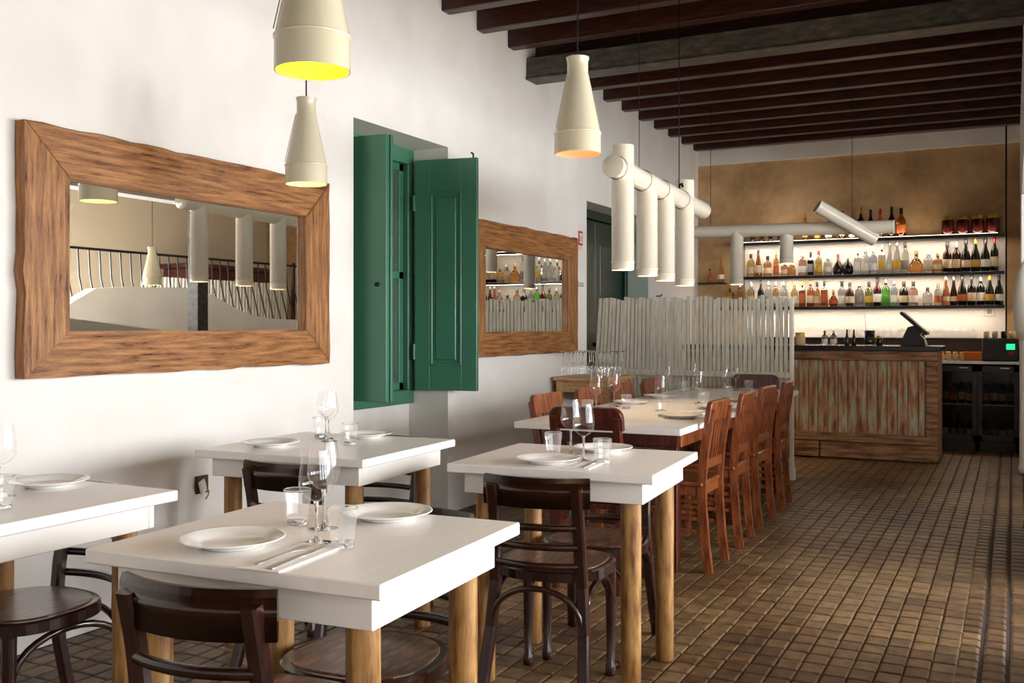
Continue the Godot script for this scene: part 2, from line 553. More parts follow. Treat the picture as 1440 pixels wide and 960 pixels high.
# ------------------------------------------------------------------ shell
func build_shell():
	var b := MB.new()
	# left wall, 0.45 m thick, with a window niche down to the floor and a door niche
	span(b, Vector3(-0.45, 0, 2.4), Vector3(0, CEIL, -4.512))
	span(b, Vector3(-0.45, 2.38, -4.512), Vector3(0, CEIL, -5.545))
	span(b, Vector3(-0.45, 0, -4.512), Vector3(-0.30, 0.71, -5.545))
	span(b, Vector3(-0.45, 0, -5.545), Vector3(0, CEIL, -7.887))
	span(b, Vector3(-0.45, 2.30, -7.887), Vector3(0, CEIL, -9.5))
	span(b, Vector3(-0.45, 0, -9.5), Vector3(0, CEIL, BACK_Z - 0.3))
	struct("wall_left", b.done(), M.plaster, "white plaster wall with window and door niches")
	b = MB.new()
	span(b, Vector3(-0.45, 0, BACK_Z - 0.3), Vector3(3.6, 3.084, BACK_Z))
	struct("wall_back", b.done(), M.tan_plaster, "tan plaster wall behind the bar")
	b = MB.new()
	span(b, Vector3(0, 3.084, BACK_Z - 0.3), Vector3(3.6, CEIL, BACK_Z + 0.025))
	struct("trim_1", b.done(), M.plaster, "white band above the tan plaster wall")
	# right side: header over an opening to the side room, then closed wall by the bar
	b = MB.new()
	span(b, Vector3(3.34, 0, -9.3), Vector3(3.52, CEIL, BACK_Z))
	struct("wall_right", b.done(), M.plaster, "plaster wall closing the bar end")
	b = MB.new()
	span(b, Vector3(3.34, 2.32, 2.4), Vector3(3.52, CEIL, -9.3))
	struct("trim_6", b.done(), M.plaster, "white header above the opening to the side room")
	b = MB.new()
	span(b, Vector3(3.46, 0, -1.7), Vector3(3.60, 0.42, -4.2), 0.02)
	struct("trim_2", b.done(), M.plaster, "low white wall between dining room and side room")
	b = MB.new()
	b.prism(PackedVector2Array([V(5.25, 0), V(6.6, 0), V(6.6, 1.16), V(5.25, 1.3)]), 0.14, Vector3(3.46, 0, 0), Basis(Vector3(0, 0, -1), Vector3(0, 1, 0), Vector3(1, 0, 0)), 0.015)
	struct("trim_3", b.done(), M.plaster, "low white sloping wall beside the steel post")
	# rear wall and side room shell
	b = MB.new()
	span(b, Vector3(-0.45, 0, 2.4), Vector3(SIDE_X + 0.3, CEIL, 2.7))
	struct("wall_rear", b.done(), M.plaster)
	b = MB.new()
	span(b, Vector3(SIDE_X, 0, 2.4), Vector3(SIDE_X + 0.3, WIN_SILL, BACK_Z))
	span(b, Vector3(SIDE_X, WIN_TOP, 2.4), Vector3(SIDE_X + 0.3, CEIL, BACK_Z))
	var edges := [BACK_Z]
	for w in WIN_Z:
		edges.append_array(w)
	edges.append(2.4)
	for i in range(0, edges.size(), 2):
		span(b, Vector3(SIDE_X, WIN_SILL, edges[i]), Vector3(SIDE_X + 0.3, WIN_TOP, edges[i + 1]))
	struct("wall_side", b.done(), M.annex_plaster)
	b = MB.new()
	span(b, Vector3(3.52, 0, BACK_Z - 0.3), Vector3(SIDE_X + 0.3, CEIL, BACK_Z))
	struct("wall_side_back", b.done(), M.tan_plaster)
	# side windows: frame and pane set in the openings
	var k := 2
	for w in WIN_Z:
		b = MB.new()
		var x0 := SIDE_X + 0.12
		var x1 := SIDE_X + 0.18
		span(b, Vector3(x0, WIN_SILL, w[0]), Vector3(x1, WIN_SILL + 0.06, w[1]))
		span(b, Vector3(x0, WIN_TOP - 0.06, w[0]), Vector3(x1, WIN_TOP, w[1]))
		span(b, Vector3(x0, WIN_SILL, w[0]), Vector3(x1, WIN_TOP, w[0] + 0.06))
		span(b, Vector3(x0, WIN_SILL, w[1] - 0.06), Vector3(x1, WIN_TOP, w[1]))
		var mz: float = (w[0] + w[1]) * 0.5
		span(b, Vector3(x0, WIN_SILL, mz - 0.025), Vector3(x1, WIN_TOP, mz + 0.025))
		var wn := struct("window_%d" % k, b.done(), M.white_paint)
		var g := MB.new()
		span(g, Vector3(x0 + 0.027, WIN_SILL, w[0]), Vector3(x0 + 0.033, WIN_TOP, w[1]))
		part(wn, "pane", g.done(), M.pane)
		k += 1

func build_ceiling():
	var b := MB.new()
	span(b, Vector3(-0.45, CEIL + 0.03, 2.7), Vector3(SIDE_X + 0.3, CEIL + 0.15, BACK_Z - 0.3))
	var c := struct("ceiling", b.done(), M.ceiling_board, "dark timber ceiling")
	var n := 24
	var mesh := boxm(Vector3(0.136, 0.03, 2.4 - BACK_Z), 0.004)
	for i in n:
		part(c, "plank", mesh, M.ceiling_board, Vector3(0.005 + 0.07 + i * 0.1395, CEIL + 0.0155, (2.4 + BACK_Z) * 0.5))
	b = MB.new()
	span(b, Vector3(3.52, CEIL - 0.02, 2.4), Vector3(SIDE_X, CEIL + 0.03, BACK_Z))
	part(c, "side_ceiling", b.done(), M.annex_plaster)
	# joists across the room
	var jm := boxm(Vector3(3.34, 0.185, 0.10), 0.006)
	var z := -11.12
	while z < 2.3:
		if absf(z + 6.78) > 0.12:
			part(c, "joist", jm, M.joist_wood, Vector3(1.67, 3.242 + 0.0925, z), "dark brown timber joist")
		z += 0.4675
	# the heavy grey beam and its post
	var t := thing("steel_beam", "heavy dark grey beam crossing under the timber joists", "beam", Vector3(1.67, 3.075, -6.78))
	part(t, "web", boxm(Vector3(3.34, 0.151, 0.16), 0.006, Vector3(0, 0.0895, 0)), M.steel_beam)
	part(t, "flange", boxm(Vector3(3.34, 0.014, 0.19), 0.003, Vector3(0, 0.007, 0)), M.steel_beam)
	var p := thing("steel_post", "dark grey square post carrying the heavy beam", "post", Vector3(3.43, 0, -6.78))
	part(p, "shaft", boxm(Vector3(0.13, 2.32, 0.13), 0.006, Vector3(0, 1.16, 0)), M.steel_beam)
	part(p, "foot_plate", boxm(Vector3(0.2, 0.02, 0.2), 0.004, Vector3(0, 0.01, 0)), M.steel_beam)

func build_floor():
	var b := MB.new()
	span(b, Vector3(-0.45, -0.3, 2.7), Vector3(3.46, -0.008, BACK_Z - 0.3))
	var fl := struct("floor", b.done(), M.grout, "brown paver floor with dark joints")
	b = MB.new()
	span(b, Vector3(3.46, -0.3, 2.7), Vector3(SIDE_X + 0.3, 0, BACK_Z - 0.3))
	part(fl, "side_room_slab", b.done(), M.annex_floor)
	# pavers
	var A := deg_to_rad(26.9)
	var spots := []
	var px := 0.0838
	var pz := 0.106
	for i in 37:
		var zz := 0.5 + rng.randf() * 0.02
		while zz > BACK_Z + 0.03:
			spots.append([Vector3(0.043 + i * px, 0, zz), 0, rng.randf()])
			zz -= pz
	for i in 4:
		var zz := 0.5
		while zz > BACK_Z + 0.03:
			spots.append([Vector3(3.126 + i * 0.088 + 0.004, 0, zz), 1, rng.randf()])
			zz -= 0.092
	var stain := FastNoiseLite.new()
	stain.seed = 8
	stain.frequency = 0.9
	for s in spots:
		s[2] = clampf(0.5 + stain.get_noise_2d(s[0].x, s[0].z) * 0.7 + (s[2] - 0.5) * 0.4, 0.0, 0.999)
	var meshes := [paver(0.0785, 0.1, 0.006), paver(0.072, 0.082, 0.010)]
	for s in spots:
		var q: Vector3 = s[0] - Vector3(3.28, 1.21, 0)
		var d := -q.x * sin(A) - q.z * cos(A)
		var r := q.x * cos(A) - q.z * sin(A)
		var u := 720 + 1390 * r / maxf(d, 0.01)
		var v := 460 - 1390 * q.y / maxf(d, 0.01)
		s.append(d if d > 0.5 and u > -30 and u < 1470 and v < 985 else 1000.0)
	spots.sort_custom(func(a, c2): return a[3] < c2[3])
	var tints := [Color(0.44, 0.38, 0.33), Color(0.54, 0.48, 0.42), Color(0.60, 0.56, 0.50), Color(0.68, 0.64, 0.57)]
	var rest := [[], []]
	for i in spots.size():
		var s = spots[i]
		var t := Transform3D(Basis.from_euler(Vector3(rng.randf_range(-0.012, 0.012), rng.randf_range(-0.02, 0.02), rng.randf_range(-0.012, 0.012))), s[0] + Vector3(rng.randf_range(-0.0015, 0.0015), rng.randf_range(-0.0015, 0.0), 0))
		if i < 300:
			var o := part(fl, "paver", meshes[s[1]], M["paver%d" % int(s[2] * 3.99)])
			o.transform = t
		else:
			rest[s[1]].append([t, tints[int(s[2] * 3.99)]])
	for k in 2:
		var mm := MultiMesh.new()
		mm.transform_format = MultiMesh.TRANSFORM_3D
		mm.use_colors = true
		mm.mesh = meshes[k]
		mm.instance_count = rest[k].size()
		for i in rest[k].size():
			mm.set_instance_transform(i, rest[k][i][0])
			mm.set_instance_color(i, rest[k][i][1])
		var mi := MultiMeshInstance3D.new()
		mi.name = "paving" if k == 0 else "edge_paving"
		mi.multimesh = mm
		mi.material_override = M.paver_rest
		fl.add_child(mi, true)
		mi.set_meta("kind", "stuff")

func paver(w: float, l: float, ch: float) -> ArrayMesh:
	var b := MB.new()
	var h := Vector2(w, l) * 0.5
	var k := h - Vector2(ch, ch)
	var t := 0.0
	var e := -ch * 0.55
	var bot := -0.03
	var q := [V(1, 1), V(-1, 1), V(-1, -1), V(1, -1)]
	var top := []; var mid := []; var low := []
	for s in q:
		top.append(Vector3(s.x * k.x, t, s.y * k.y))
		mid.append(Vector3(s.x * h.x, e, s.y * h.y))
		low.append(Vector3(s.x * h.x, bot, s.y * h.y))
	b.quad(top[0], top[1], top[2], top[3], Vector3.UP)
	for i in 4:
		var j := (i + 1) % 4
		var n: Vector3 = (mid[i] + mid[j]) * 0.5
		n.y = 0
		b.quad(top[i], top[j], mid[j], mid[i], n.normalized() + Vector3.UP)
		b.quad(mid[i], mid[j], low[j], low[i], n)
	return b.done()

# ------------------------------------------------------------------ window with shutters
func shutter_leaf(w: float, h: float) -> ArrayMesh:
	# leaf in local x (0..w), y (0..h), thickness centred on z, one raised panel each side
	var b := MB.new()
	var s := 0.105
	var t := 0.034
	b.box(Vector3(w * 0.5, h * 0.5, 0), Vector3(w, h, t * 0.55), 0.002)
	for x in [s * 0.5, w - s * 0.5]:
		b.box(Vector3(x, h * 0.5, 0), Vector3(s, h, t), 0.003)
	b.box(Vector3(w * 0.5, s * 0.75, 0), Vector3(w - 2 * s + 0.001, s * 1.5, t), 0.002)
	b.box(Vector3(w * 0.5, h - s, 0), Vector3(w - 2 * s + 0.001, s * 2.0, t), 0.002)
	# moulding and raised field
	var x0 := s; var x1 := w - s
	var y0 := s * 1.5; var y1 := h - s * 2.0
	for sg in [-1.0, 1.0]:
		var m := 0.018
		b.box(Vector3((x0 + x1) * 0.5, y0 + m * 0.5, sg * t * 0.4), Vector3(x1 - x0, m, t * 0.3), 0.004)
		b.box(Vector3((x0 + x1) * 0.5, y1 - m * 0.5, sg * t * 0.4), Vector3(x1 - x0, m, t * 0.3), 0.004)
		b.box(Vector3(x0 + m * 0.5, (y0 + y1) * 0.5, sg * t * 0.4), Vector3(m, y1 - y0, t * 0.3), 0.004)
		b.box(Vector3(x1 - m * 0.5, (y0 + y1) * 0.5, sg * t * 0.4), Vector3(m, y1 - y0, t * 0.3), 0.004)
		b.box(Vector3((x0 + x1) * 0.5, (y0 + y1) * 0.5, sg * t * 0.35), Vector3(x1 - x0 - 0.08, y1 - y0 - 0.08, t * 0.28), 0.008)
	return b.done()

func build_window():
	var z0 := -4.512
	var z1 := -5.545
	var xf := -0.29
	var b := MB.new()
	span(b, Vector3(xf - 0.05, 0.71, z0), Vector3(xf + 0.03, 0.80, z1), 0.004)
	span(b, Vector3(xf - 0.05, 2.28, z0), Vector3(xf + 0.03, 2.38, z1), 0.004)
	span(b, Vector3(xf - 0.05, 0.80, z0), Vector3(xf + 0.03, 2.28, z0 - 0.07), 0.004)
	span(b, Vector3(xf - 0.05, 0.80, z1), Vector3(xf + 0.03, 2.28, z1 + 0.07), 0.004)
	var w := struct("window_1", b.done(), M.green_paint, "green window casing in a plaster niche")
	# sashes
	var zm := (z0 + z1) * 0.5
	for r in [[z0 - 0.075, zm - 0.001], [zm + 0.001, z1 + 0.075]]:
		var s := MB.new()
		var lo: float = minf(r[0], r[1])
		var hi: float = maxf(r[0], r[1])
		span(s, Vector3(xf - 0.04, 0.80, lo), Vector3(xf - 0.005, 2.28, lo + 0.05), 0.003)
		span(s, Vector3(xf - 0.04, 0.80, hi - 0.05), Vector3(xf - 0.005, 2.28, hi), 0.003)
		for y in [0.825, 1.55, 2.255]:
			span(s, Vector3(xf - 0.04, y - 0.025, lo), Vector3(xf - 0.005, y + 0.025, hi), 0.003)
		var sa := part(w, "sash", s.done(), M.green_paint)
		var g := MB.new()
		span(g, Vector3(xf - 0.024, 0.8, lo + 0.03), Vector3(xf - 0.02, 2.28, hi - 0.03))
		part(sa, "pane", g.done(), M.pane)
	# closed outer shutters behind the glass
	var o := MB.new()
	span(o, Vector3(-0.44, 0.71, z0), Vector3(-0.40, 2.38, zm + 0.004), 0.003)
	span(o, Vector3(-0.44, 0.71, zm - 0.004), Vector3(-0.40, 2.38, z1), 0.003)
	part(w, "outer_shutter", o.done(), M.green_paint)
	# inner shutter leaves swung into the room
	var leaf := shutter_leaf(0.43, 1.5)
	var t := thing("window_shutter", "green panelled shutter leaf swung open against the wall", "shutter", Vector3(-0.215, 0.8, -5.495), 0.0)
	t.rotation.y = atan2(0.07, 0.42)
	part(t, "leaf", leaf, M.green_paint)
	for y in [0.25, 1.22]:
		part(t, "hinge", lathem([V(0, -0.05), V(0.009, -0.05), V(0.009, -0.05), V(0.009, 0.05), V(0.009, 0.05), V(0, 0.05)], 10), M.green_paint, Vector3(-0.006, y, 0.018))
	var lb := MB.new()
	lb.tube([Vector3(0.4, 1.5, 0), Vector3(0.4, 1.525, 0), Vector3(0.385, 1.535, 0)], 0.006, 8)
	part(t, "latch", lb.done(), M.iron_black)
	t = thing("window_shutter", "green shutter leaf folded edge-on beside the long rustic mirror", "shutter", Vector3(-0.255, 0.79, -4.60), 0.02)
	part(t, "leaf", boxm(Vector3(0.42, 1.5, 0.03), 0.004, Vector3(0.21, 0.75, 0)), M.green_paint)
	part(t, "folded_leaf", boxm(Vector3(0.43, 1.5, 0.022), 0.004, Vector3(0.215, 0.75, -0.03)), M.green_paint)
	part(t, "knob", lathem([V(0, 0), V(0.013, 0), V(0.013, 0), V(0.011, 0.014), V(0, 0.018)], 12), M.iron_black, Vector3(0.36, 0.66, 0.0165)).rotation.x = PI / 2
	part(t, "hinge", lathem([V(0, -0.05), V(0.009, -0.05), V(0.009, -0.05), V(0.009, 0.05), V(0.009, 0.05), V(0, 0.05)], 10), M.green_paint, Vector3(-0.006, 1.2, 0.018))

func build_door():
	var z0 := -7.887
	var z1 := -9.5
	var b := MB.new()
	span(b, Vector3(-0.30, 0, z0), Vector3(-0.22, 2.30, z0 - 0.06), 0.004)
	span(b, Vector3(-0.30, 0, z1 + 0.06), Vector3(-0.22, 2.30, z1), 0.004)
	span(b, Vector3(-0.30, 2.22, z0), Vector3(-0.22, 2.30, z1), 0.004)
	var d := struct("door_1", b.done(), M.door_green, "dark green double door in a plaster niche")
	var zm := (z0 + z1) * 0.5
	var leafm := MB.new()
	var w := 0.74
	leafm.box(Vector3(0, 1.11, 0), Vector3(0.035, 2.2, w), 0.003)
	for y in [0.45, 1.1, 1.75]:
		leafm.box(Vector3(0.018, y, 0), Vector3(0.014, 0.48, w - 0.22), 0.006)
	var lm := leafm.done()
	for s in [-1, 1]:
		var lf := part(d, "leaf", lm, M.door_green, Vector3(-0.265, 0.0, zm + s * (w * 0.5 + 0.002)))
		part(lf, "handle", lathem([V(0, 0), V(0.02, 0), V(0.02, 0), V(0.018, 0.03), V(0, 0.04)], 12), M.iron_black, Vector3(0.025, 1.05, -s * (w * 0.5 - 0.06))).rotation.z = -PI / 2
	b = MB.new()
	span(b, Vector3(-0.44, 0, z0), Vector3(-0.38, 2.3, z1))
	part(d, "outer_board", b.done(), M.door_green)
	# mint painted lining of the far reveal
	b = MB.new()
	span(b, Vector3(-0.215, 0, z1), Vector3(0.0, 2.30, z1 + 0.006), 0.001)
	part(d, "reveal_lining", b.done(), M.mint_paint)

# ------------------------------------------------------------------ mirrors
func mirror(z_near: float, z_far: float, y0: float, y1: float, fw: float, label: String, seed_: int):
	var n := FastNoiseLite.new()
	n.seed = seed_
	n.frequency = 4.0
	var t := thing("wall_mirror", label, "mirror", Vector3(0.004, y0, (z_near + z_far) * 0.5))
	var hw := (z_near - z_far) * 0.5
	var h := y1 - y0
	# local frame: x' = along -z, y up, pushed out along +x
	var bs := Basis(Vector3(0, 0, -1), Vector3(0, 1, 0), Vector3(1, 0, 0))
	var depth := 0.05
	var outer := [V(-hw, 0), V(hw, 0), V(hw, h), V(-hw, h)]
	var inner := [V(-hw + fw, fw * 0.9), V(hw - fw, fw * 0.9), V(hw - fw, h - fw), V(-hw + fw, h - fw)]
	for k in 4:
		var a: Vector2 = outer[k]
		var c: Vector2 = outer[(k + 1) % 4]
		var ia: Vector2 = inner[k]
		var ic: Vector2 = inner[(k + 1) % 4]
		var d := (c - a).normalized()
		var nn := Vector2(d.y, -d.x)
		var poly := PackedVector2Array()
		var steps := 22 if k % 2 == 0 else 12
		for i in steps + 1:
			var f := i / float(steps)
			var wob := n.get_noise_2d(f * 1.6, k * 7.0) * 0.011 + n.get_noise_2d(f * 6.0, k * 3.0 + 50) * 0.004
			if i == 0 or i == steps: wob = 0.0
			poly.append(a.lerp(c, f) + nn * wob)
		for i in 9:
			var f := i / 8.0
			var wob := n.get_noise_2d(f * 3.0, k * 5.0 + 20.0) * 0.003
			if i == 0 or i == 8: wob = 0.0
			poly.append(ic.lerp(ia, f) + nn * wob)
		# tiny mitre gap
		var mid := (a + c + ia + ic) * 0.25
		for i in poly.size(): poly[i] = mid + (poly[i] - mid) * 0.9985
		var b := MB.new()
		b.prism(poly, depth, Vector3.ZERO, bs, 0.006)
		part(t, "frame_board", b.done(), M.frame_wood_long if k % 2 == 0 else M.frame_wood_tall, Vector3(0.0 if k % 2 == 0 else 0.001, 0, 0))
		# a raised inner board gives the stepped profile seen near the glass
	var g := MB.new()
	g.box(Vector3(0.014, (inner[0].y + inner[2].y) * 0.5, 0), Vector3(0.006, inner[2].y - inner[0].y + 0.03, hw * 2 - 2 * fw + 0.03))
	part(t, "glass", g.done(), M.mirror_glass, Vector3.ZERO, "mirror glass")

func build_mirrors():
	mirror(-2.417, -4.232, 1.02, 1.972, 0.195, "long mirror in rustic wooden frame beside the folded green shutter", 5)
	mirror(-5.77, -7.575, 1.006, 1.948, 0.19, "long mirror in rustic wooden frame behind the open green shutter", 9)

# ------------------------------------------------------------------ tables
func white_table(at: Vector3, turn: float, sx: float, sz: float, label: String) -> Node3D:
	var t := thing("dining_table", label, "table", at, turn)
	part(t, "table_top", boxm(Vector3(sx, 0.03, sz), 0.003, Vector3(0, 0.735, 0)), M.table_top)
	var ax := sx * 0.5 - 0.045
	var az := sz * 0.5 - 0.045
	var hb := 0.072
	var y := 0.72 - hb * 0.5
	for s in [-1, 1]:
		part(t, "apron_board", boxm(Vector3(ax * 2, hb, 0.02), 0.002, Vector3(0, y, s * (az - 0.01))), M.white_paint)
		part(t, "apron_board", boxm(Vector3(0.02, hb, az * 2 - 0.04), 0.002, Vector3(s * (ax - 0.01), y, 0)), M.white_paint)
	var leg := lathem([V(0, 0), V(0.03, 0), V(0.033, 0.004), V(0.0325, 0.25), V(0.034, 0.5), V(0.033, 0.72), V(0.033, 0.72), V(0, 0.72)], 20)
	for x in [-1, 1]:
		for z in [-1, 1]:
			part(t, "leg", leg, M.pine, Vector3(x * (ax - 0.055), 0, z * (az - 0.055)), "round pine leg")
	return t

func build_tables():
	white_table(Vector3(1.9, 0, -1.76), deg_to_rad(3.0), 0.715, 0.625, "square white table on pine legs with fork, knife and two plates, under yellow-lined lamp")
	white_table(Vector3(0.815, 0, -1.75), deg_to_rad(0.0), 0.72, 0.63, "square white table on pine legs below the long mirror's outer end")
	white_table(Vector3(0.88, 0, -3.15), deg_to_rad(3.0), 0.745, 0.70, "square white table on pine legs against wall beside the power socket")
	white_table(Vector3(1.905, 0, -3.225), deg_to_rad(4.0), 0.715, 0.64, "square white table on pine legs nearest the end of the long table")
	# long table
	var t := thing("long_table", "long white dining table on dark brown wooden frame below tube lamp", "table", Vector3(1.44, -0.015, -6.02), deg_to_rad(1.0))
	part(t, "table_top", boxm(Vector3(0.86, 0.032, 3.14), 0.003, Vector3(0, 0.734, 0)), M.table_top)
	for s in [-1, 1]:
		part(t, "apron_board", boxm(Vector3(0.02, 0.08, 2.7), 0.002, Vector3(s * 0.36, 0.678, 0)), M.red_wood)
		part(t, "apron_board", boxm(Vector3(0.70, 0.08, 0.02), 0.002, Vector3(0, 0.678, s * 1.34)), M.dark_red_wood)
	for x in [-1, 1]:
		for z in [-1, 0, 1]:
			part(t, "leg", boxm(Vector3(0.065, 0.703, 0.065), 0.004, Vector3(x * 0.31, 0.3665, z * 1.29)), M.dark_red_wood)
	# serving table by the wall
	t = thing("serving_table", "small pale wooden side table stacked with upturned glasses", "table", Vector3(0.275, 0, -7.4))
	part(t, "table_top", boxm(Vector3(0.47, 0.03, 0.60), 0.003, Vector3(0, 0.805, 0)), M.light_wood)
	for s in [-1, 1]:
		part(t, "apron_board", boxm(Vector3(0.37, 0.09, 0.018), 0.002, Vector3(0, 0.745, s * 0.255)), M.light_wood)
		part(t, "apron_board", boxm(Vector3(0.018, 0.09, 0.46), 0.002, Vector3(s * 0.19, 0.745, 0)), M.light_wood)
	for x in [-1, 1]:
		for z in [-1, 1]:
			part(t, "leg", boxm(Vector3(0.045, 0.79, 0.045), 0.003, Vector3(x * 0.195, 0.395, z * 0.255)), M.light_wood)

# ------------------------------------------------------------------ chairs
func bentwood_chair(label: String) -> Node3D:
	# origin below the seat centre, sitter faces -z
	var t := thing("bentwood_chair", label, "chair", Vector3.ZERO, 0.0)
	var sh := 0.44
	# seat outline: rounded, wider at the front
	var poly := PackedVector2Array()
	var polyi := PackedVector2Array()
	for i in 40:
		var a := TAU * i / 40.0
		var r := 1.0 / pow(pow(absf(cos(a)), 2.7) + pow(absf(sin(a)), 2.7), 1.0 / 2.7)
		var p := Vector2(cos(a), sin(a)) * r
		var wx := 0.19 - 0.014 * p.y   # p.y > 0 is the back
		poly.append(Vector2(p.x * wx, p.y * 0.182))
		polyi.append(Vector2(p.x * (wx - 0.022), p.y * 0.161))
	var flat := Basis(Vector3(1, 0, 0), Vector3(0, 0, 1), Vector3(0, 1, 0))
	var b := MB.new()
	b.prism(poly, 0.036, Vector3(0, sh - 0.036, 0), flat, 0.006)
	part(t, "seat", b.done(), M.bentwood)
	b = MB.new()
	b.prism(polyi, 0.0035, Vector3(0, sh, 0), flat, 0.002)
	part(t, "seat_panel", b.done(), M.seat_ply, Vector3.ZERO, "worn brown plywood seat panel")
	# rear legs run up as back posts
	for s in [-1.0, 1.0]:
		var pts := [Vector3(s * 0.172, 0, 0.275), Vector3(s * 0.166, 0.1, 0.243), Vector3(s * 0.156, 0.25, 0.208), Vector3(s * 0.146, 0.40, 0.194), Vector3(s * 0.142, 0.5, 0.2), Vector3(s * 0.14, 0.62, 0.218), Vector3(s * 0.14, 0.735, 0.243)]
		var pr := [V(-0.019, -0.01), V(-0.013, -0.016), V(0.013, -0.016), V(0.019, -0.01), V(0.019, 0.01), V(0.013, 0.016), V(-0.013, 0.016), V(-0.019, 0.01)]
		b = MB.new()
		b.sweep(pts, pr, Vector3(0, 0, 1), false)
		part(t, "rear_leg", b.done(), M.bentwood)
		# front leg, round and tapering with a turned foot
		part(t, "front_leg", lathem([V(0, 0), V(0.017, 0), V(0.019, 0.006), V(0.019, 0.035), V(0.0145, 0.042), V(0.017, 0.2), V(0.0205, 0.405), V(0.0205, 0.405), V(0, 0.405)], 14), M.bentwood, Vector3(s * 0.152, 0, -0.15))
	# curved top rail
	var arc := []
	var nn := 14
	for i in nn + 1:
		var f := i / float(nn) * 2.0 - 1.0
		arc.append(Vector3(f * 0.175, 0.0, 0.222 + 0.046 * (1.0 - f * f)))
	var prof := [V(-0.008, -0.05), V(0.008, -0.05), V(0.011, -0.02), V(0.011, 0.035), V(0.006, 0.05), V(-0.006, 0.05), V(-0.011, 0.035), V(-0.011, -0.02)]
	b = MB.new()
	var ap := []
	for p in arc: ap.append(p + Vector3(0, 0.712, -0.012))
	b.sweep(ap, prof, Vector3.UP, true)
	part(t, "top_rail", b.done(), M.bentwood)
	# three thin rails
	for y in [0.6, 0.535, 0.47]:
		var pts := []
		for i in 9:
			var f := i / 8.0 * 2.0 - 1.0
			pts.append(Vector3(f * 0.136, y, 0.2 + (y - 0.4) * 0.12 + 0.03 * (1.0 - f * f)))
		b = MB.new()
		b.sweep(pts, [V(-0.006, -0.011), V(0.006, -0.011), V(0.008, 0), V(0.006, 0.011), V(-0.006, 0.011), V(-0.008, 0)], Vector3.UP, true)
		part(t, "back_rail", b.done(), M.bentwood)
	# bentwood arches under the seat, one on each side and front
	for k in 4:
		var a: Vector3
		var c: Vector3
		if k == 0: a = Vector3(-0.152, 0.21, -0.155); c = Vector3(0.152, 0.21, -0.155)
		elif k == 1: a = Vector3(-0.155, 0.21, -0.15); c = Vector3(-0.157, 0.21, 0.21)
		elif k == 2: a = Vector3(0.155, 0.21, -0.15); c = Vector3(0.157, 0.21, 0.21)
		else: a = Vector3(-0.155, 0.21, 0.212); c = Vector3(0.155, 0.21, 0.212)
		var pts := []
		for i in 17:
			var f := i / 16.0
			var an := PI * f
			var w := 0.5 - 0.5 * cos(an)
			var hgt := pow(sin(an), 0.62)
			pts.append(a.lerp(c, w) + Vector3(0, 0.178 * hgt, 0))
		b = MB.new()
		b.tube(pts, 0.0105, 9, [], (c - a).cross(Vector3.UP))
		part(t, "arch_brace", b.done(), M.bentwood)
	for q in t.get_children():
		q.scale = Vector3(1, 0.966, 1)
		q.position.y *= 0.966
	return t

func slat_chair(label: String, wood: Material, rounded: bool) -> Node3D:
	var t := thing("slat_back_chair" if not rounded else "panel_back_chair", label, "chair", Vector3.ZERO, 0.0)
	var b := MB.new()
	b.box(Vector3(0, 0.435, -0.005), Vector3(0.37, 0.022, 0.38), 0.008)
	part(t, "seat", b.done(), M.red_wood)
	for s in [-1, 1]:
		part(t, "seat_rail", boxm(Vector3(0.02, 0.05, 0.33), 0.003, Vector3(s * 0.155, 0.4, 0)), wood)
		part(t, "seat_rail", boxm(Vector3(0.29, 0.05, 0.02), 0.003, Vector3(0, 0.4, s * 0.165)), wood)
		part(t, "front_leg", boxm(Vector3(0.034, 0.424, 0.034), 0.003, Vector3(s * 0.155, 0.212, -0.165)), wood)
		var pts := [Vector3(s * 0.155, 0, 0.208), Vector3(s * 0.155, 0.15, 0.19), Vector3(s * 0.155, 0.32, 0.178), Vector3(s * 0.155, 0.45, 0.175), Vector3(s * 0.155, 0.6, 0.187), Vector3(s * 0.155, 0.80 if rounded else 0.81, 0.222)]
		b = MB.new()
		b.sweep(pts, [V(-0.016, -0.02), V(0.016, -0.02), V(0.016, 0.02), V(-0.016, 0.02)], Vector3(0, 0, 1), false)
		part(t, "rear_leg", b.done(), wood)
		for y in [0.2, 0.29]:
			part(t, "stretcher", boxm(Vector3(0.016, 0.022, 0.33), 0.003, Vector3(s * 0.155, y, 0.012)), wood)
	part(t, "stretcher", boxm(Vector3(0.29, 0.022, 0.016), 0.003, Vector3(0, 0.25, -0.165)), wood)
	# top rail with rounded shoulders
	var poly := PackedVector2Array()
	var hw := 0.182
	var y0 := 0.74
	var y1 := 0.845
	var r := 0.05 if rounded else 0.03
	poly.append(V(-hw, y0)); poly.append(V(hw, y0))
	for i in 6:
		var a := i / 5.0 * PI * 0.5
		poly.append(V(hw - r + cos(a) * r, y1 - r + sin(a) * r))
	for i in 6:
		var a := PI * 0.5 + i / 5.0 * PI * 0.5
		poly.append(V(-hw + r + cos(a) * r, y1 - r + sin(a) * r))
	b = MB.new()
	var tilt := Basis(Vector3.RIGHT, 0.17)
	b.prism(poly, 0.026, Vector3(0, 0.0, -0.013), Basis.IDENTITY, 0.004)
	var tr := part(t, "top_rail", b.done(), wood, Vector3(0, 0.012, 0.078))
	tr.basis = tilt
	part(t, "lower_rail", boxm(Vector3(0.29, 0.045, 0.02), 0.003, Vector3(0, 0.53, 0.184)), wood)
	if rounded:
		part(t, "middle_rail", boxm(Vector3(0.29, 0.03, 0.02), 0.003, Vector3(0, 0.63, 0.196)), wood)
	else:
		for i in 3:
			b = MB.new()
			b.sweep([Vector3((i - 1) * 0.042, 0.54, 0.184), Vector3((i - 1) * 0.042, 0.76, 0.214)], [V(-0.006, -0.009), V(0.006, -0.009), V(0.006, 0.009), V(-0.006, 0.009)], Vector3.RIGHT, false)
			part(t, "back_slat", b.done(), wood)
	return t

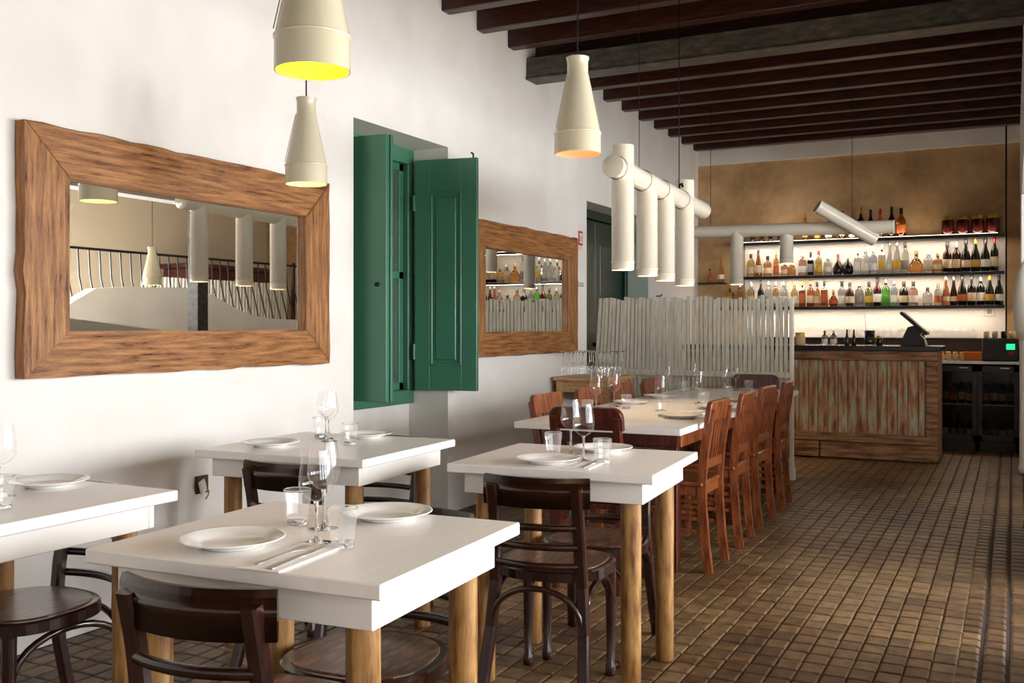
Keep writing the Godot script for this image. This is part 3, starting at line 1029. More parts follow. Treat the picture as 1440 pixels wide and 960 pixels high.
func build_chairs():
	var c := bentwood_chair("dark bentwood chair with back turned, at table set with fork and knife below yellow lamp")
	c.position = Vector3(1.892, 0, -1.60); c.rotation.y = deg_to_rad(6)
	dup(c, Vector3(1.895, 0, -1.968), PI + deg_to_rad(4), "dark bentwood chair tucked under the yellow-lamp table, facing its place setting")
	dup(c, Vector3(0.775, 0, -1.885), PI + deg_to_rad(-4), "dark bentwood chair with worn brown seat below the long mirror's outer end")
	dup(c, Vector3(0.985, 0, -2.955), deg_to_rad(2), "dark bentwood chair with back turned, at wall table beside power socket")
	dup(c, Vector3(0.86, 0, -3.38), PI + deg_to_rad(3), "dark bentwood chair on far side of wall table, next to window niche")
	dup(c, Vector3(1.895, 0, -3.062), deg_to_rad(7), "dark bentwood chair with back turned, below pink-lined lamp")
	dup(c, Vector3(1.89, 0, -3.45), PI + deg_to_rad(8), "dark bentwood chair tucked under the pink-lamp table, facing the place settings")
	# slat-back chairs along the long table
	var grp := "slat-back chairs along the long table"
	var zs := [-4.93, -5.56, -6.17, -6.79]
	var s := slat_chair("slat-back chair on the long table's aisle side, first from the square table", M.red_wood, false)
	s.position = Vector3(1.735, 0, zs[0]); s.rotation.y = PI / 2
	s.set_meta("group", grp)
	for i in 3:
		dup(s, Vector3([1.725, 1.71, 1.70][i], 0, zs[i + 1]), PI / 2 + deg_to_rad([2, -2, 3][i]), "slat-back chair on the long table's aisle side, %s from the square table" % ["second", "third", "fourth"][i])
	for i in 4:
		dup(s, Vector3(1.19 - 0.01 * i, 0, zs[i] - 0.03), -PI / 2, "slat-back chair on the long table's wall side, %s from the square table" % ["first", "second", "third", "fourth"][i], grp)
	var e := slat_chair("dark red chair with rounded back at the long table's end beside square table", M.dark_red_wood, true)
	e.position = Vector3(1.53, 0, -4.41); e.rotation.y = 0
	dup(e, Vector3(1.5, 0, -7.45), PI, "dark red chair with rounded back at the long table's end beside slatted screen")

# ------------------------------------------------------------------ tableware
func build_tableware():
	# wine glass: thin bowl, solid stem and foot
	var g := thing("wine_glass", "empty stemmed wine glass among the settings of the yellow-lamp table", "glass", Vector3.ZERO, 0.0, "wine glasses on the yellow-lamp table")
	var bowl := [V(0.004, 0.089), V(0.012, 0.092), V(0.024, 0.1), V(0.0345, 0.114), V(0.0375, 0.126), V(0.0368, 0.14), V(0.033, 0.17), V(0.0285, 0.2)]
	part(g, "bowl", lathem(bowl, 36), M.wine_glass)
	part(g, "stem", lathem([V(0, 0.0005), V(0.033, 0.0005), V(0.034, 0.001), V(0.03, 0.0025), V(0.012, 0.006), V(0.005, 0.012), V(0.0036, 0.02), V(0.0033, 0.075), V(0.005, 0.086), V(0.006, 0.0895), V(0, 0.0895)], 24), M.tumbler_glass)
	var tm := MB.new()
	# faceted tumbler with outer flutes, inner cup
	tm.lathe([V(0.024, 0.002), V(0.0285, 0.052), V(0.031, 0.06), V(0.032, 0.082)], 12, Vector3.ZERO, Basis.IDENTITY, false, true)
	var tum := thing("tumbler", "faceted glass tumbler among the settings of the yellow-lamp table", "glass", Vector3.ZERO, 0.0, "tumblers on the yellow-lamp table")
	part(tum, "cup", tm.done(), M.tumbler_clear)
	part(tum, "base", lathem([V(0, 0.0005), V(0.0225, 0.0005), V(0.024, 0.002), V(0.0247, 0.011), V(0.02, 0.014), V(0, 0.0125)], 12, true), M.tumbler_glass)
	part(tum, "rim", lathem([V(0.032, 0.0815), V(0.0325, 0.0825), V(0.0315, 0.0835), V(0.0307, 0.0825), V(0.0312, 0.0815), V(0.032, 0.0815)], 24), M.tumbler_glass)
	var pl := thing("plate", "white porcelain plate at the yellow-lamp table", "plate", Vector3.ZERO, 0.0, "plates on the yellow-lamp table")
	part(pl, "dish", lathem([V(0, 0.003), V(0.055, 0.003), V(0.058, 0.0005), V(0.062, 0.0005), V(0.064, 0.004), V(0.078, 0.011), V(0.107, 0.0175), V(0.1105, 0.0195), V(0.1095, 0.021), V(0.105, 0.0205), V(0.078, 0.0145), V(0.07, 0.0095), V(0.06, 0.0065), V(0, 0.006)], 56), M.porcelain)
	var sets := [
		["the yellow-lamp table", [[1.813, -1.59], [1.935, -1.985]], [[2.027, -1.685], [1.79, -1.83]], [[1.955, -1.69], [1.874, -1.82]]],
		["the table below the long mirror's outer end", [[0.79, -1.945]], [[0.985, -1.655]], [[0.835, -1.765]]],
		["the wall table beside the power socket", [[0.72, -2.985], [0.87, -3.405]], [[0.958, -3.172], [0.69, -3.33]], [[0.82, -3.22], [0.75, -3.29]]],
		["the pink-lamp table", [[1.87, -3.045], [1.925, -3.415]], [[2.039, -3.123], [1.805, -3.236]], [[1.975, -3.112], [1.85, -3.29]]],
		["the long table", [[1.73, -5.02], [1.16, -5.8], [1.15, -6.4], [1.72, -5.68], [1.71, -6.3], [1.18, -5.1]], [[1.27, -5.43], [1.62, -5.04], [1.61, -5.86], [1.54, -7.29], [1.14, -7.0], [1.23, -4.94], [1.58, -6.55]], [[1.16, -5.24], [1.15, -5.55], [1.49, -5.4], [1.13, -6.62], [1.1, -7.35], [1.53, -6.02], [1.5, -6.75], [1.42, -7.38]]],
	]
	var Y := 0.75
	for s in sets:
		var w: String = s[0]
		var two: bool = s[1].size() == 2
		var yy := Y - 0.015 if w == "the long table" else Y
		var pend := [" beside the power socket", " beside the window niche"] if w.contains("socket") else [" beside the fork", " away from the fork"]
		var wall := [" on its aisle side", " on its wall side"]
		for i in s[1].size():
			var at := Vector3(s[1][i][0], yy, s[1][i][1])
			var lab: String = "white porcelain plate at " + (w.replace(" beside the power socket", "") if two else w) + (pend[i] if two else "")
			if w == sets[0][0] and i == 0:
				pl.position = at
				pl.set_meta("label", lab)
			else: dup(pl, at, 0, lab, "plates on " + w)
		for i in s[2].size():
			var at := Vector3(s[2][i][0], yy, s[2][i][1])
			var lab: String = "faceted glass tumbler standing on " + w + (wall[i] if two else "")
			if w == sets[0][0] and i == 0:
				tum.position = at
				tum.set_meta("label", lab)
			else: dup(tum, at, rng.randf() * 2, lab, "tumblers on " + w)
		for i in s[3].size():
			var at := Vector3(s[3][i][0], yy, s[3][i][1])
			var lab: String = "empty stemmed wine glass on " + w + (wall[i] if two else "")
			if w == sets[0][0] and i == 0:
				g.position = at
				g.set_meta("label", lab)
			else: dup(g, at, rng.randf() * 3, lab, "wine glasses on " + w)
	# napkin, fork, knife
	var nm := boxm(Vector3(0.1, 0.004, 0.235), 0.0015, Vector3(0, 0.002, 0))
	# fork outline, length along -z (tines at -z)
	var f := MB.new()
	var fo := PackedVector2Array([V(-0.0045, 0.1), V(0.0045, 0.1), V(0.006, 0.085), V(0.003, 0.02), V(0.0028, -0.025), V(0.008, -0.04), V(0.0115, -0.055), V(0.0115, -0.1), V(0.0085, -0.1), V(0.0085, -0.06), V(0.0045, -0.06), V(0.0045, -0.1), V(0.0015, -0.1), V(0.0015, -0.06), V(-0.0015, -0.06), V(-0.0015, -0.1), V(-0.0045, -0.1), V(-0.0045, -0.06), V(-0.0085, -0.06), V(-0.0085, -0.1), V(-0.0115, -0.1), V(-0.0115, -0.055), V(-0.008, -0.04), V(-0.0028, -0.025), V(-0.003, 0.02), V(-0.006, 0.085)])
	f.prism(fo, 0.0022, Vector3(0, 0.0, 0), Basis(Vector3(1, 0, 0), Vector3(0, 0, 1), Vector3(0, 1, 0)))
	var fm := f.done()
	var kf := MB.new()
	kf.prism(PackedVector2Array([V(-0.006, 0.11), V(0.006, 0.11), V(0.0075, 0.1), V(0.005, 0.005), V(0.009, -0.005), V(0.009, -0.085), V(0.004, -0.105), V(-0.003, -0.11), V(-0.005, 0.005), V(-0.0075, 0.1)]), 0.0028, Vector3.ZERO, Basis(Vector3(1, 0, 0), Vector3(0, 0, 1), Vector3(0, 1, 0)))
	var km := kf.done()
	for k in [["the yellow-lamp table", Vector3(1.995, Y, -1.562), 0.1], ["the pink-lamp table", Vector3(2.0, Y, -3.07), 0.08], ["the long table", Vector3(1.72, Y - 0.015, -5.32), 0.0]]:
		var ws: String = k[0]
		var nap := single("napkin", nm, M.napkin, "folded white napkin under cutlery on " + ws, "napkin", k[1])
		nap.rotation.y = k[2]
		var fk := single("fork", fm, M.steel, "steel fork lying on white napkin on " + ws, "fork", k[1] + Vector3(-0.016, 0.0055, 0.005))
		fk.rotation = Vector3(-0.03, k[2] + 0.05, 0)
		var kn := single("knife", km, M.steel, "steel table knife lying on white napkin on " + ws, "knife", k[1] + Vector3(0.022, 0.0042, 0.0))
		kn.rotation.y = k[2] + 0.03
	# upturned glasses on the serving table
	for i in 5:
		for j in 4:
			var at := Vector3(0.1 + i * 0.087 + rng.randf_range(-0.006, 0.006), 0.82 + 0.2, -7.16 - j * 0.13 + rng.randf_range(-0.006, 0.006))
			var o := dup(g, at, 0, "upturned stemmed glass crowded on the pale wooden side table", "upturned glasses on the side table")
			o.rotation.x = PI

# ------------------------------------------------------------------ lamps
func pendant(at: Vector3, label: String, liner: Material, top: float, energy: float, col: Color):
	var t := thing("pendant_lamp", label, "lamp", at)
	var shell := [V(0.0835, 0.0), V(0.0865, 0.0), V(0.0865, 0.0), V(0.0865, 0.072), V(0.0865, 0.072), V(0.0885, 0.074), V(0.0885, 0.079), V(0.0885, 0.079), V(0.085, 0.081), V(0.085, 0.081), V(0.041, 0.295), V(0.041, 0.295), V(0.039, 0.3), V(0.039, 0.345), V(0.042, 0.352), V(0.043, 0.36), V(0.043, 0.36), V(0, 0.36)]
	part(t, "shade", lathem(shell, 40), M.lamp_cream)
	var b := MB.new()
	b.lathe([V(0.0835, 0.0), V(0.0835, 0.078), V(0.038, 0.295), V(0, 0.3)], 40, Vector3.ZERO, Basis.IDENTITY, true)
	part(t, "liner", b.done(), liner, Vector3.ZERO, "coloured inside of the shade")
	b = MB.new()
	b.tube([Vector3(-0.062, 0.09, 0.062), Vector3(-0.031, 0.29, 0.031)], 0.0015, 6)
	part(t, "seam", b.done(), M.lamp_cream)
	b = MB.new()
	b.lathe([V(0, -0.03), V(0.018, -0.024), V(0.029, -0.005), V(0.028, 0.012), V(0.016, 0.035), V(0.013, 0.05), V(0, 0.05)], 16)
	part(t, "bulb", b.done(), M.bulb_glow, Vector3(0, 0.15, 0))
	b = MB.new()
	b.tube([Vector3(0, 0.36, 0), Vector3(0, top - at.y, 0)], 0.0032, 8)
	part(t, "cord", b.done(), M.iron_black)
	var l := OmniLight3D.new()
	l.name = "lamp_light"
	l.light_energy = energy
	l.light_color = col
	l.light_size = 0.025
	l.omni_range = 20.0
	l.omni_attenuation = 2.0
	l.shadow_enabled = true
	t.add_child(l)
	l.position = Vector3(0, 0.15, 0)

func pipe(b: MB, a: Vector3, c: Vector3, r: float):
	var d := (c - a)
	var y := d.normalized()
	var x := y.cross(Vector3(0.31, 0.2, 0.93)).normalized()
	var bs := Basis(x, y, x.cross(y).normalized())
	var L := d.length()
	b.lathe([V(r, 0), V(r, L)], 32, a, bs)

func disc(b: MB, at: Vector3, n: Vector3, r: float):
	var y := n.normalized()
	var x := y.cross(Vector3(0.31, 0.2, 0.93)).normalized()
	var bs := Basis(x, y, x.cross(y).normalized())
	b.lathe([V(r, -0.004), V(r, 0.002), V(r, 0.002), V(r - 0.003, 0.004), V(0, 0.004)], 32, at, bs)

func tube_lamp(t: Node3D, at: Vector3, top_y: float, bot_y: float, r: float, energy: float):
	var b := MB.new()
	b.lathe([V(r, bot_y), V(r, bot_y + 0.035), V(r + 0.003, bot_y + 0.036), V(r + 0.003, bot_y + 0.042), V(r, bot_y + 0.043), V(r, top_y)], 36, Vector3(at.x, 0, at.z))
	b.lathe([V(r, bot_y), V(r - 0.004, bot_y), V(r - 0.004, bot_y), V(r - 0.004, top_y - 0.01), V(0, top_y - 0.01)], 36, Vector3(at.x, 0, at.z))
	var tb := part(t, "tube", b.done(), M.pvc)
	b = MB.new()
	b.lathe([V(0, -0.03), V(0.02, -0.024), V(0.026, 0.0), V(0.02, 0.025), V(0, 0.03)], 16)
	part(tb, "bulb", b.done(), M.tube_glow, Vector3(at.x, bot_y + 0.12, at.z))
	var l := OmniLight3D.new()
	l.name = "lamp_light"
	l.light_energy = energy
	l.light_color = Color(1.0, 0.88, 0.72)
	l.light_size = 0.02
	l.omni_range = 20.0
	l.omni_attenuation = 2.0
	l.shadow_enabled = true
	t.add_child(l, true)
	l.position = Vector3(at.x, bot_y + 0.12, at.z)

func build_lamps():
	pendant(Vector3(1.85, 1.795, -1.81), "cream cone pendant lamp with bright yellow inside above the cutlery-set table", M.liner_yellow, 3.4, 0.12, Color(1.0, 0.86, 0.62))
	pendant(Vector3(0.64, 1.808, -3.30), "cream cone pendant lamp with pale green inside before the long mirror", M.liner_green, 3.4, 0.05, Color(1.0, 0.9, 0.72))
	pendant(Vector3(1.83, 1.855, -3.40), "cream cone pendant lamp with pink inside beside the tube lamp", M.liner_pink, 3.4, 0.12, Color(1.0, 0.84, 0.62))
	# tube lamp over the long table
	var t := thing("tube_pendant_lamp", "white pipe chandelier with four hanging tubes above the long table", "lamp", Vector3.ZERO)
	var a := Vector3(1.485, 2.02, -4.66)
	var c := Vector3(1.44, 1.985, -6.42)
	var b := MB.new()
	pipe(b, a, c, 0.056)
	part(t, "pipe", b.done(), M.pvc)
	b = MB.new()
	disc(b, a, a - c, 0.0575)
	part(t, "end_cap", b.done(), M.pvc)
	b = MB.new()
	disc(b, c, c - a, 0.0575)
	part(t, "end_cap", b.done(), M.pvc)
	var i := 0
	for z in [-4.81, -5.22, -5.56, -5.99]:
		var f: float = (z - a.z) / (c.z - a.z)
		var p := a.lerp(c, f)
		tube_lamp(t, p, p.y + (0.13 if i == 0 or i == 3 else 0.02), 1.505 - 0.012 * i, 0.058, 0.36)
		# coupling sleeves round the pipe
		b = MB.new()
		pipe(b, a.lerp(c, f - 0.055), a.lerp(c, f + 0.055), 0.0595)
		part(t, "sleeve", b.done(), M.pvc)
		i += 1
	for z in [-5.08, -5.86]:
		var f: float = (z - a.z) / (c.z - a.z)
		var p := a.lerp(c, f)
		b = MB.new()
		b.tube([p + Vector3(0, 0.055, 0), Vector3(p.x, 3.4, p.z)], 0.002 if z > -5.5 else 0.0035, 6)
		part(t, "cord", b.done(), M.iron_black)
	b = MB.new()
	b.tube([Vector3(1.455, 2.05, -5.86), Vector3(1.46, 2.08, -5.85), Vector3(1.475, 2.085, -5.85), Vector3(1.48, 2.065, -5.85)], 0.008, 8)
	part(t, "cord_knot", b.done(), M.iron_black)
	# second pipe lamp in front of the bar shelves
	t = thing("tube_pendant_lamp", "white pipe chandelier with slanting tube hanging before the bar shelves", "lamp", Vector3.ZERO)
	var zb := -8.85
	a = Vector3(0.42, 2.085, zb)
	c = Vector3(2.385, 2.055, zb)
	b = MB.new()
	pipe(b, a, c, 0.056)
	part(t, "pipe", b.done(), M.pvc)
	for e in [[a, a - c], [c, c - a]]:
		b = MB.new()
		disc(b, e[0], e[1], 0.0575)
		part(t, "end_cap", b.done(), M.pvc)
	tube_lamp(t, Vector3(1.06, 0, zb), 2.08, 1.595, 0.058, 0.9)
	tube_lamp(t, Vector3(1.495, 0, zb - 0.02), 2.08, 1.77, 0.058, 0.9)
	b = MB.new()
	var te := Vector3(1.80, 2.235, zb + 0.22)
	var tf := Vector3(2.23, 1.955, zb - 0.03)
	var dirn := (te - tf).normalized()
	pipe(b, tf, te, 0.058)
	var ty := dirn
	var tx := ty.cross(Vector3(0.31, 0.2, 0.93)).normalized()
	b.lathe([V(0.058, 0), V(0.054, 0), V(0.054, 0), V(0.054, -0.5), V(0, -0.5)], 32, te, Basis(tx, ty, tx.cross(ty).normalized()))
	var sl := part(t, "slanting_tube", b.done(), M.pvc)
	b = MB.new()
	disc(b, Vector3(2.23, 1.955, zb - 0.03), -dirn, 0.0575)
	part(sl, "end_cap", b.done(), M.pvc)
	for x in [0.82, 2.05]:
		b = MB.new()
		b.tube([Vector3(x, 2.12, zb), Vector3(x, 3.4, zb)], 0.0025, 6)
		part(t, "cord", b.done(), M.iron_black)

# ------------------------------------------------------------------ slatted screen
func build_partition():
	var t := thing("slatted_screen", "waist-high pale grey slatted wooden screen behind the long table", "screen", Vector3(0.04, 0, -7.98))
	t.set_meta("label", "pale grey screen of uneven upright slats between long table and bar")
	var n := 46
	for i in n:
		var x := 0.012 + i * 1.655 / n
		var w := rng.randf_range(0.022, 0.031)
		var h := 1.455 + rng.randf_range(-0.02, 0.015)
		var lean := rng.randf_range(-0.006, 0.006) + (0.05 * (1.0 - i / 14.0) if i < 14 else 0.0)
		var b := MB.new()
		var dx := lean * 0.9
		b.sweep([Vector3(x, 0.02, 0), Vector3(x, 0.8, 0), Vector3(x + dx, h, 0.0)], [V(-w * 0.5, -0.008), V(w * 0.5, -0.008), V(w * 0.5, 0.008), V(-w * 0.5, 0.008)], Vector3(0, 0, 1), false)
		part(t, "slat", b.done(), M.slat_paint, Vector3(0, 0, rng.randf_range(-0.003, 0.003)))
	for y in [0.83, 0.14]:
		part(t, "rail", boxm(Vector3(1.66, 0.05, 0.022), 0.003, Vector3(0.84, y, 0.024)), M.slat_paint)
	# end post with a block foot
	part(t, "post", boxm(Vector3(0.03, 1.44, 0.04), 0.004, Vector3(1.675, 0.72, 0.0)), M.post_white)
	part(t, "post_foot", boxm(Vector3(0.055, 0.1, 0.06), 0.006, Vector3(1.675, 0.05, 0.0)), M.post_white)

# ------------------------------------------------------------------ bar
func led_strip(x0: float, x1: float, y: float, z: float, energy: float, owner_: Node3D, up := false):
	var ob := Vector3((x0 + x1) * 0.5, y, z)
	part(owner_, "led_strip", boxm(Vector3(x1 - x0, 0.006, 0.012)), M.led_glow, ob - owner_.position)
	var al := AreaLight3D.new()
	al.name = "led_light"
	al.area_size = Vector2(x1 - x0, 0.012)
	al.light_energy = energy
	al.light_color = Color(1.0, 0.92, 0.83)
	al.shadow_enabled = true
	al.area_range = 20.0
	owner_.add_child(al, true)
	al.position = ob - owner_.position + Vector3(0, 0.006 if up else -0.006, 0)
	al.rotation.x = PI / 2 if up else -PI / 2

const SHELF_Z := -11.145

func build_bar():
	# bar counter
	var t := thing("bar_counter", "weathered plank bar counter with black top", "bar counter", Vector3(1.62, 0, -9.47))
	var x0 := -1.25
	var x1 := 1.065
	var top := boxm(Vector3(x1 - x0 + 0.05, 0.045, 0.66), 0.004, Vector3((x0 + x1) * 0.5, 1.018, -0.31))
	part(t, "counter_top", top, M.counter_black)
	part(t, "carcass", boxm(Vector3(x1 - x0 - 0.1, 0.99, 0.5), 0.0, Vector3((x0 + x1) * 0.5, 0.497, -0.31)), M.weathered_rail)
	part(t, "end_panel", boxm(Vector3(0.04, 0.995, 0.56), 0.003, Vector3(x1 - 0.02, 0.4975, -0.31)), M.weathered_rail)
	part(t, "top_rail", boxm(Vector3(x1 - x0, 0.085, 0.05), 0.004, Vector3((x0 + x1) * 0.5, 0.952, -0.025)), M.weathered_rail)
	part(t, "bottom_rail", boxm(Vector3(x1 - x0, 0.075, 0.05), 0.004, Vector3((x0 + x1) * 0.5, 0.2, -0.022)), M.weathered_rail)
	part(t, "plinth_board", boxm(Vector3(1.3, 0.14, 0.04), 0.004, Vector3(x0 + 0.65, 0.085, -0.015)), M.weathered_rail)
	part(t, "plinth_board", boxm(Vector3(x1 - x0 - 1.31, 0.14, 0.04), 0.004, Vector3((x0 + 1.31 + x1) * 0.5, 0.085, -0.03)), M.weathered_rail)
	part(t, "corner_stile", boxm(Vector3(0.1, 0.672, 0.04), 0.004, Vector3(x1 - 0.05, 0.573, -0.03)), M.weathered_rail)
	var x := x0
	while x < x1 - 0.12:
		var w := 0.086 + rng.randf_range(-0.006, 0.006)
		w = minf(w, x1 - 0.102 - x)
		part(t, "plank", boxm(Vector3(w - 0.004, 0.672, 0.02), 0.004, Vector3(x + w * 0.5, 0.573, -0.045 + rng.randf_range(-0.003, 0.003))), M.weathered_plank)
		x += w
	# back counter
	t = thing("back_counter", "pale worktop and glass shelf along the back bar", "counter", Vector3(1.7, 0, -10.95))
	part(t, "worktop", boxm(Vector3(2.5, 0.03, 0.6), 0.003, Vector3(0.38, 0.865, 0.0)), M.steel)
	part(t, "backsplash", boxm(Vector3(2.5, 0.2, 0.02), 0.002, Vector3(0.38, 0.985, -0.19)), M.backsplash)
	part(t, "glass_rack_shelf", boxm(Vector3(2.2, 0.018, 0.24), 0.002, Vector3(0.2, 1.09, -0.185)), M.shelf_black)
	part(t, "cupboard", boxm(Vector3(1.4, 0.85, 0.55), 0.0, Vector3(-0.48, 0.425, -0.02)), M.fridge_black)
	# fridges
	for k in 2:
		fridge(Vector3(2.785 + k * 0.362, 0, -10.665), ["black glass-door bar fridge next to the weathered counter", "black glass-door bar fridge below the green screen"][k], k)
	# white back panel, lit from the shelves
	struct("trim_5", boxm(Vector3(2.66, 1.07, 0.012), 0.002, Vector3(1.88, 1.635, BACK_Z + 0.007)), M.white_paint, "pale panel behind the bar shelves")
	# shelves with strips of light
	for s in [[0.50, 3.2, 2.155, "top", 0.0], [0.58, 3.2, 1.775, "middle", 0.0], [0.26, 3.2, 1.435, "bottom", 0.0]]:
		t = thing("bar_shelf", "dark %s shelf of bottles on the bar back wall" % s[3], "shelf", Vector3((s[0] + s[1]) * 0.5, s[2], -11.145))
		part(t, "board", boxm(Vector3(s[1] - s[0], 0.022, 0.2), 0.002, Vector3(0, -0.011, 0)), M.shelf_black)
		part(t, "front_edge", boxm(Vector3(s[1] - s[0], 0.033, 0.006), 0.001, Vector3(0, -0.0165, 0.103)), M.shelf_black)
		led_strip(s[0] + 0.06, s[1] - 0.06, s[2] - 0.026, -11.075, 1.2, t)
		if s[3] == "top":
			led_strip(s[0] + 0.06, s[1] - 0.06, s[2] + 0.0035, -11.06, 0.55, t, true)
	var p := thing("shelf_upright", "thin dark upright rod at the end of the bar shelves", "rod", Vector3(3.215, 0.88, -11.06))
	part(p, "rod", boxm(Vector3(0.016, 2.35, 0.016), 0.002, Vector3(0, 1.175, 0)), M.iron_black)
	# little corner shelf beside the long shelves
	t = thing("corner_shelf", "short dark shelf in the orange corner beside the bar shelves", "shelf", Vector3(0.2, 1.72, -11.16))
	part(t, "board", boxm(Vector3(0.3, 0.02, 0.17), 0.002, Vector3(0, -0.01, 0)), M.shelf_black)
	# touchscreen till
	t = thing("till_screen", "black touchscreen till tilted on the bar counter", "till", Vector3(2.47, 1.0405, -9.72))
	var b := MB.new()
	b.prism(PackedVector2Array([V(-0.11, 0), V(0.1, 0), V(0.085, 0.1), V(0.02, 0.19), V(-0.05, 0.17), V(-0.09, 0.08)]), 0.14, Vector3(0, 0, -0.07), Basis.IDENTITY, 0.006)
	part(t, "stand", b.done(), M.black_plastic)
	b = MB.new()
	b.box(Vector3.ZERO, Vector3(0.30, 0.03, 0.26), 0.008)
	var sc := part(t, "screen", b.done(), M.black_plastic, Vector3(0.005, 0.205, 0.0))
	sc.rotation.z = deg_to_rad(-42)
	b = MB.new()
	b.tube([Vector3(0.09, 0.14, 0.06), Vector3(0.06, 0.1, 0.075), Vector3(0.1, 0.06, 0.08), Vector3(0.115, 0.01, 0.08)], 0.006, 8)
	part(t, "cable", b.done(), M.post_white)
	# card reader with green display by the right wall
	t = thing("coffee_machine", "small black machine with green display on the back counter", "machine", Vector3(3.165, 0.881, -10.83))
	part(t, "body", boxm(Vector3(0.32, 0.22, 0.26), 0.01, Vector3(0, 0.11, 0)), M.black_plastic)
	part(t, "display_screen", boxm(Vector3(0.075, 0.055, 0.006), 0.001, Vector3(0.09, 0.14, 0.132)), M.screen_glow, Vector3.ZERO, "green display")
	part(t, "button", boxm(Vector3(0.05, 0.035, 0.006), 0.001, Vector3(0.095, 0.075, 0.132)), M.cap_red)
	for k in 4:
		var cup := MB.new()
		cup.lathe([V(0, 0), V(0.022, 0), V(0.032, 0.07), V(0.029, 0.07), V(0.02, 0.006), V(0, 0.006)], 16)
		single("cup", cup.done(), [M.label_cream, M.label_cream, M.bottle_ruby, M.label_cream][k], ["cream cup standing on the small black machine", "cream cup standing on the small black machine", "dark red cup standing on the small black machine", "cream cup standing on the small black machine"][k], "cup", Vector3(3.04 + k * 0.078, 1.1015, -10.8), "cups on the small machine")
	# switch plate on the back panel
	t = thing("light_switch", "white square wall switch at the end of the bar shelves", "switch", Vector3(3.06, 1.37, BACK_Z + 0.016))
	part(t, "plate", boxm(Vector3(0.095, 0.095, 0.012), 0.003, Vector3(0, 0, 0.004)), M.socket_white)
	part(t, "button", boxm(Vector3(0.045, 0.045, 0.008), 0.002, Vector3(0, 0, 0.012)), M.label_grey)
	# glasses on the low rack
	var gm := MB.new()
	gm.lathe([V(0.028, 0.0), V(0.033, 0.045), V(0.03, 0.085), V(0.006, 0.1)], 14)
	var gl := gm.done()
	gm = MB.new()
	gm.lathe([V(0.0035, 0.1), V(0.0035, 0.155), V(0.03, 0.162), V(0, 0.164)], 12)
	var gs := gm.done()
	var first: Node3D = null
	for r in 2:
		for i in 20:
			var at := Vector3(1.5 + i * 0.074, 1.0995, -11.07 - r * 0.09)
			if first == null:
				first = thing("stem_glass", "upturned stemmed glass in a row below the bottom bar shelf", "glass", at, 0.0, "glasses below the bottom bar shelf")
				part(first, "bowl", gl, M.wine_glass)
				part(first, "stem", gs, M.wine_glass)
			else:
				dup(first, at, 0)
	# counter top clutter
	jar(Vector3(1.47, 1.0405, -9.62), 0.05, 0.12, M.jar_biscuit, "glass jar with biscuits on the bar counter", "")
	bottle("spirit", 0.14, 0.055, Vector3(1.70, 1.0405, -9.6), M.glass_clear, M.cap_red, M.label_white, "small clear bottle with red cap on bar counter", "")
	bottle("spirit", 0.14, 0.06, Vector3(1.78, 1.0405, -9.6), M.glass_pink, M.cap_silver, M.label_white, "small pinkish bottle on the bar counter", "")
	for i in 2:
		bottle("flute", 0.15, 0.042, Vector3(1.90 + i * 0.062, 1.0405, -9.6), M.bottle_brown, M.cap_black, M.bottle_brown, "small brown dropper bottle on the bar counter", "dropper bottles on the counter")
	var mg := thing("mixing_glass", "cut mixing glass with thin bar spoon on the counter", "glass", Vector3(2.1, 1.0405, -9.6))
	part(mg, "cup", lathem([V(0, 0), V(0.04, 0), V(0.042, 0.004), V(0.046, 0.14), V(0.043, 0.14), V(0.039, 0.012), V(0, 0.012)], 12, true), M.tumbler_glass)
	b = MB.new()
	b.tube([Vector3(0.02, 0.013, 0), Vector3(-0.03, 0.14, 0), Vector3(-0.045, 0.3, 0)], 0.0025, 6)
	part(mg, "bar_spoon", b.done(), M.steel)
	jar(Vector3(2.17, 1.0405, -9.72), 0.03, 0.09, M.bottle_brown, "small dark jar beside the mixing glass", "")
	# rolls and jars by the fridge
	for i in 5:
		jar(Vector3(2.58 + i * 0.062, 0.8805, -10.72), 0.027, 0.085, M.jar_biscuit, "small preserve jar in row on the back worktop", "preserve jars on the worktop")
	for i in 2:
		var rl := MB.new()
		rl.lathe([V(0, 0), V(0.035, 0.002), V(0.045, 0.018), V(0.035, 0.036), V(0, 0.042)], 16, Vector3.ZERO, Basis.IDENTITY, false, false, Vector2(1.2, 0.8))
		single("bread_roll", rl.done(), M.bread, "small round bread roll beside the preserve jars", "bread", Vector3(2.55 + i * 0.1, 0.8805, -10.87), "rolls on the worktop")
	t = thing("carton_tray", "low orange carton tray on the back worktop", "box", Vector3(2.925, 0.8805, -10.8))
	part(t, "base", boxm(Vector3(0.16, 0.006, 0.2), 0.001, Vector3(0, 0.003, 0)), M.carton_orange)
	for s in [-1, 1]:
		part(t, "side", boxm(Vector3(0.16, 0.08, 0.006), 0.001, Vector3(0, 0.045, s * 0.1)), M.carton_orange)
		part(t, "side", boxm(Vector3(0.006, 0.08, 0.19), 0.001, Vector3(s * 0.078, 0.045, 0)), M.carton_orange)
	# rounded plaster newel at the edge of the bar
	t = thing("plaster_newel", "white plaster post with bulging round head beside the bar", "post", Vector3(3.375, 0, -9.195))
	part(t, "shaft", lathem([V(0, 0), V(0.062, 0), V(0.062, 0.06), V(0.052, 0.08), V(0.05, 1.0), V(0.055, 1.1), V(0.055, 1.1), V(0, 1.1)], 24), M.plaster)
	part(t, "head", lathem([V(0, 1.09), V(0.05, 1.1), V(0.09, 1.2), V(0.1, 1.36), V(0.095, 1.5), V(0.07, 1.66), V(0.03, 1.75), V(0, 1.77)], 28), M.plaster)

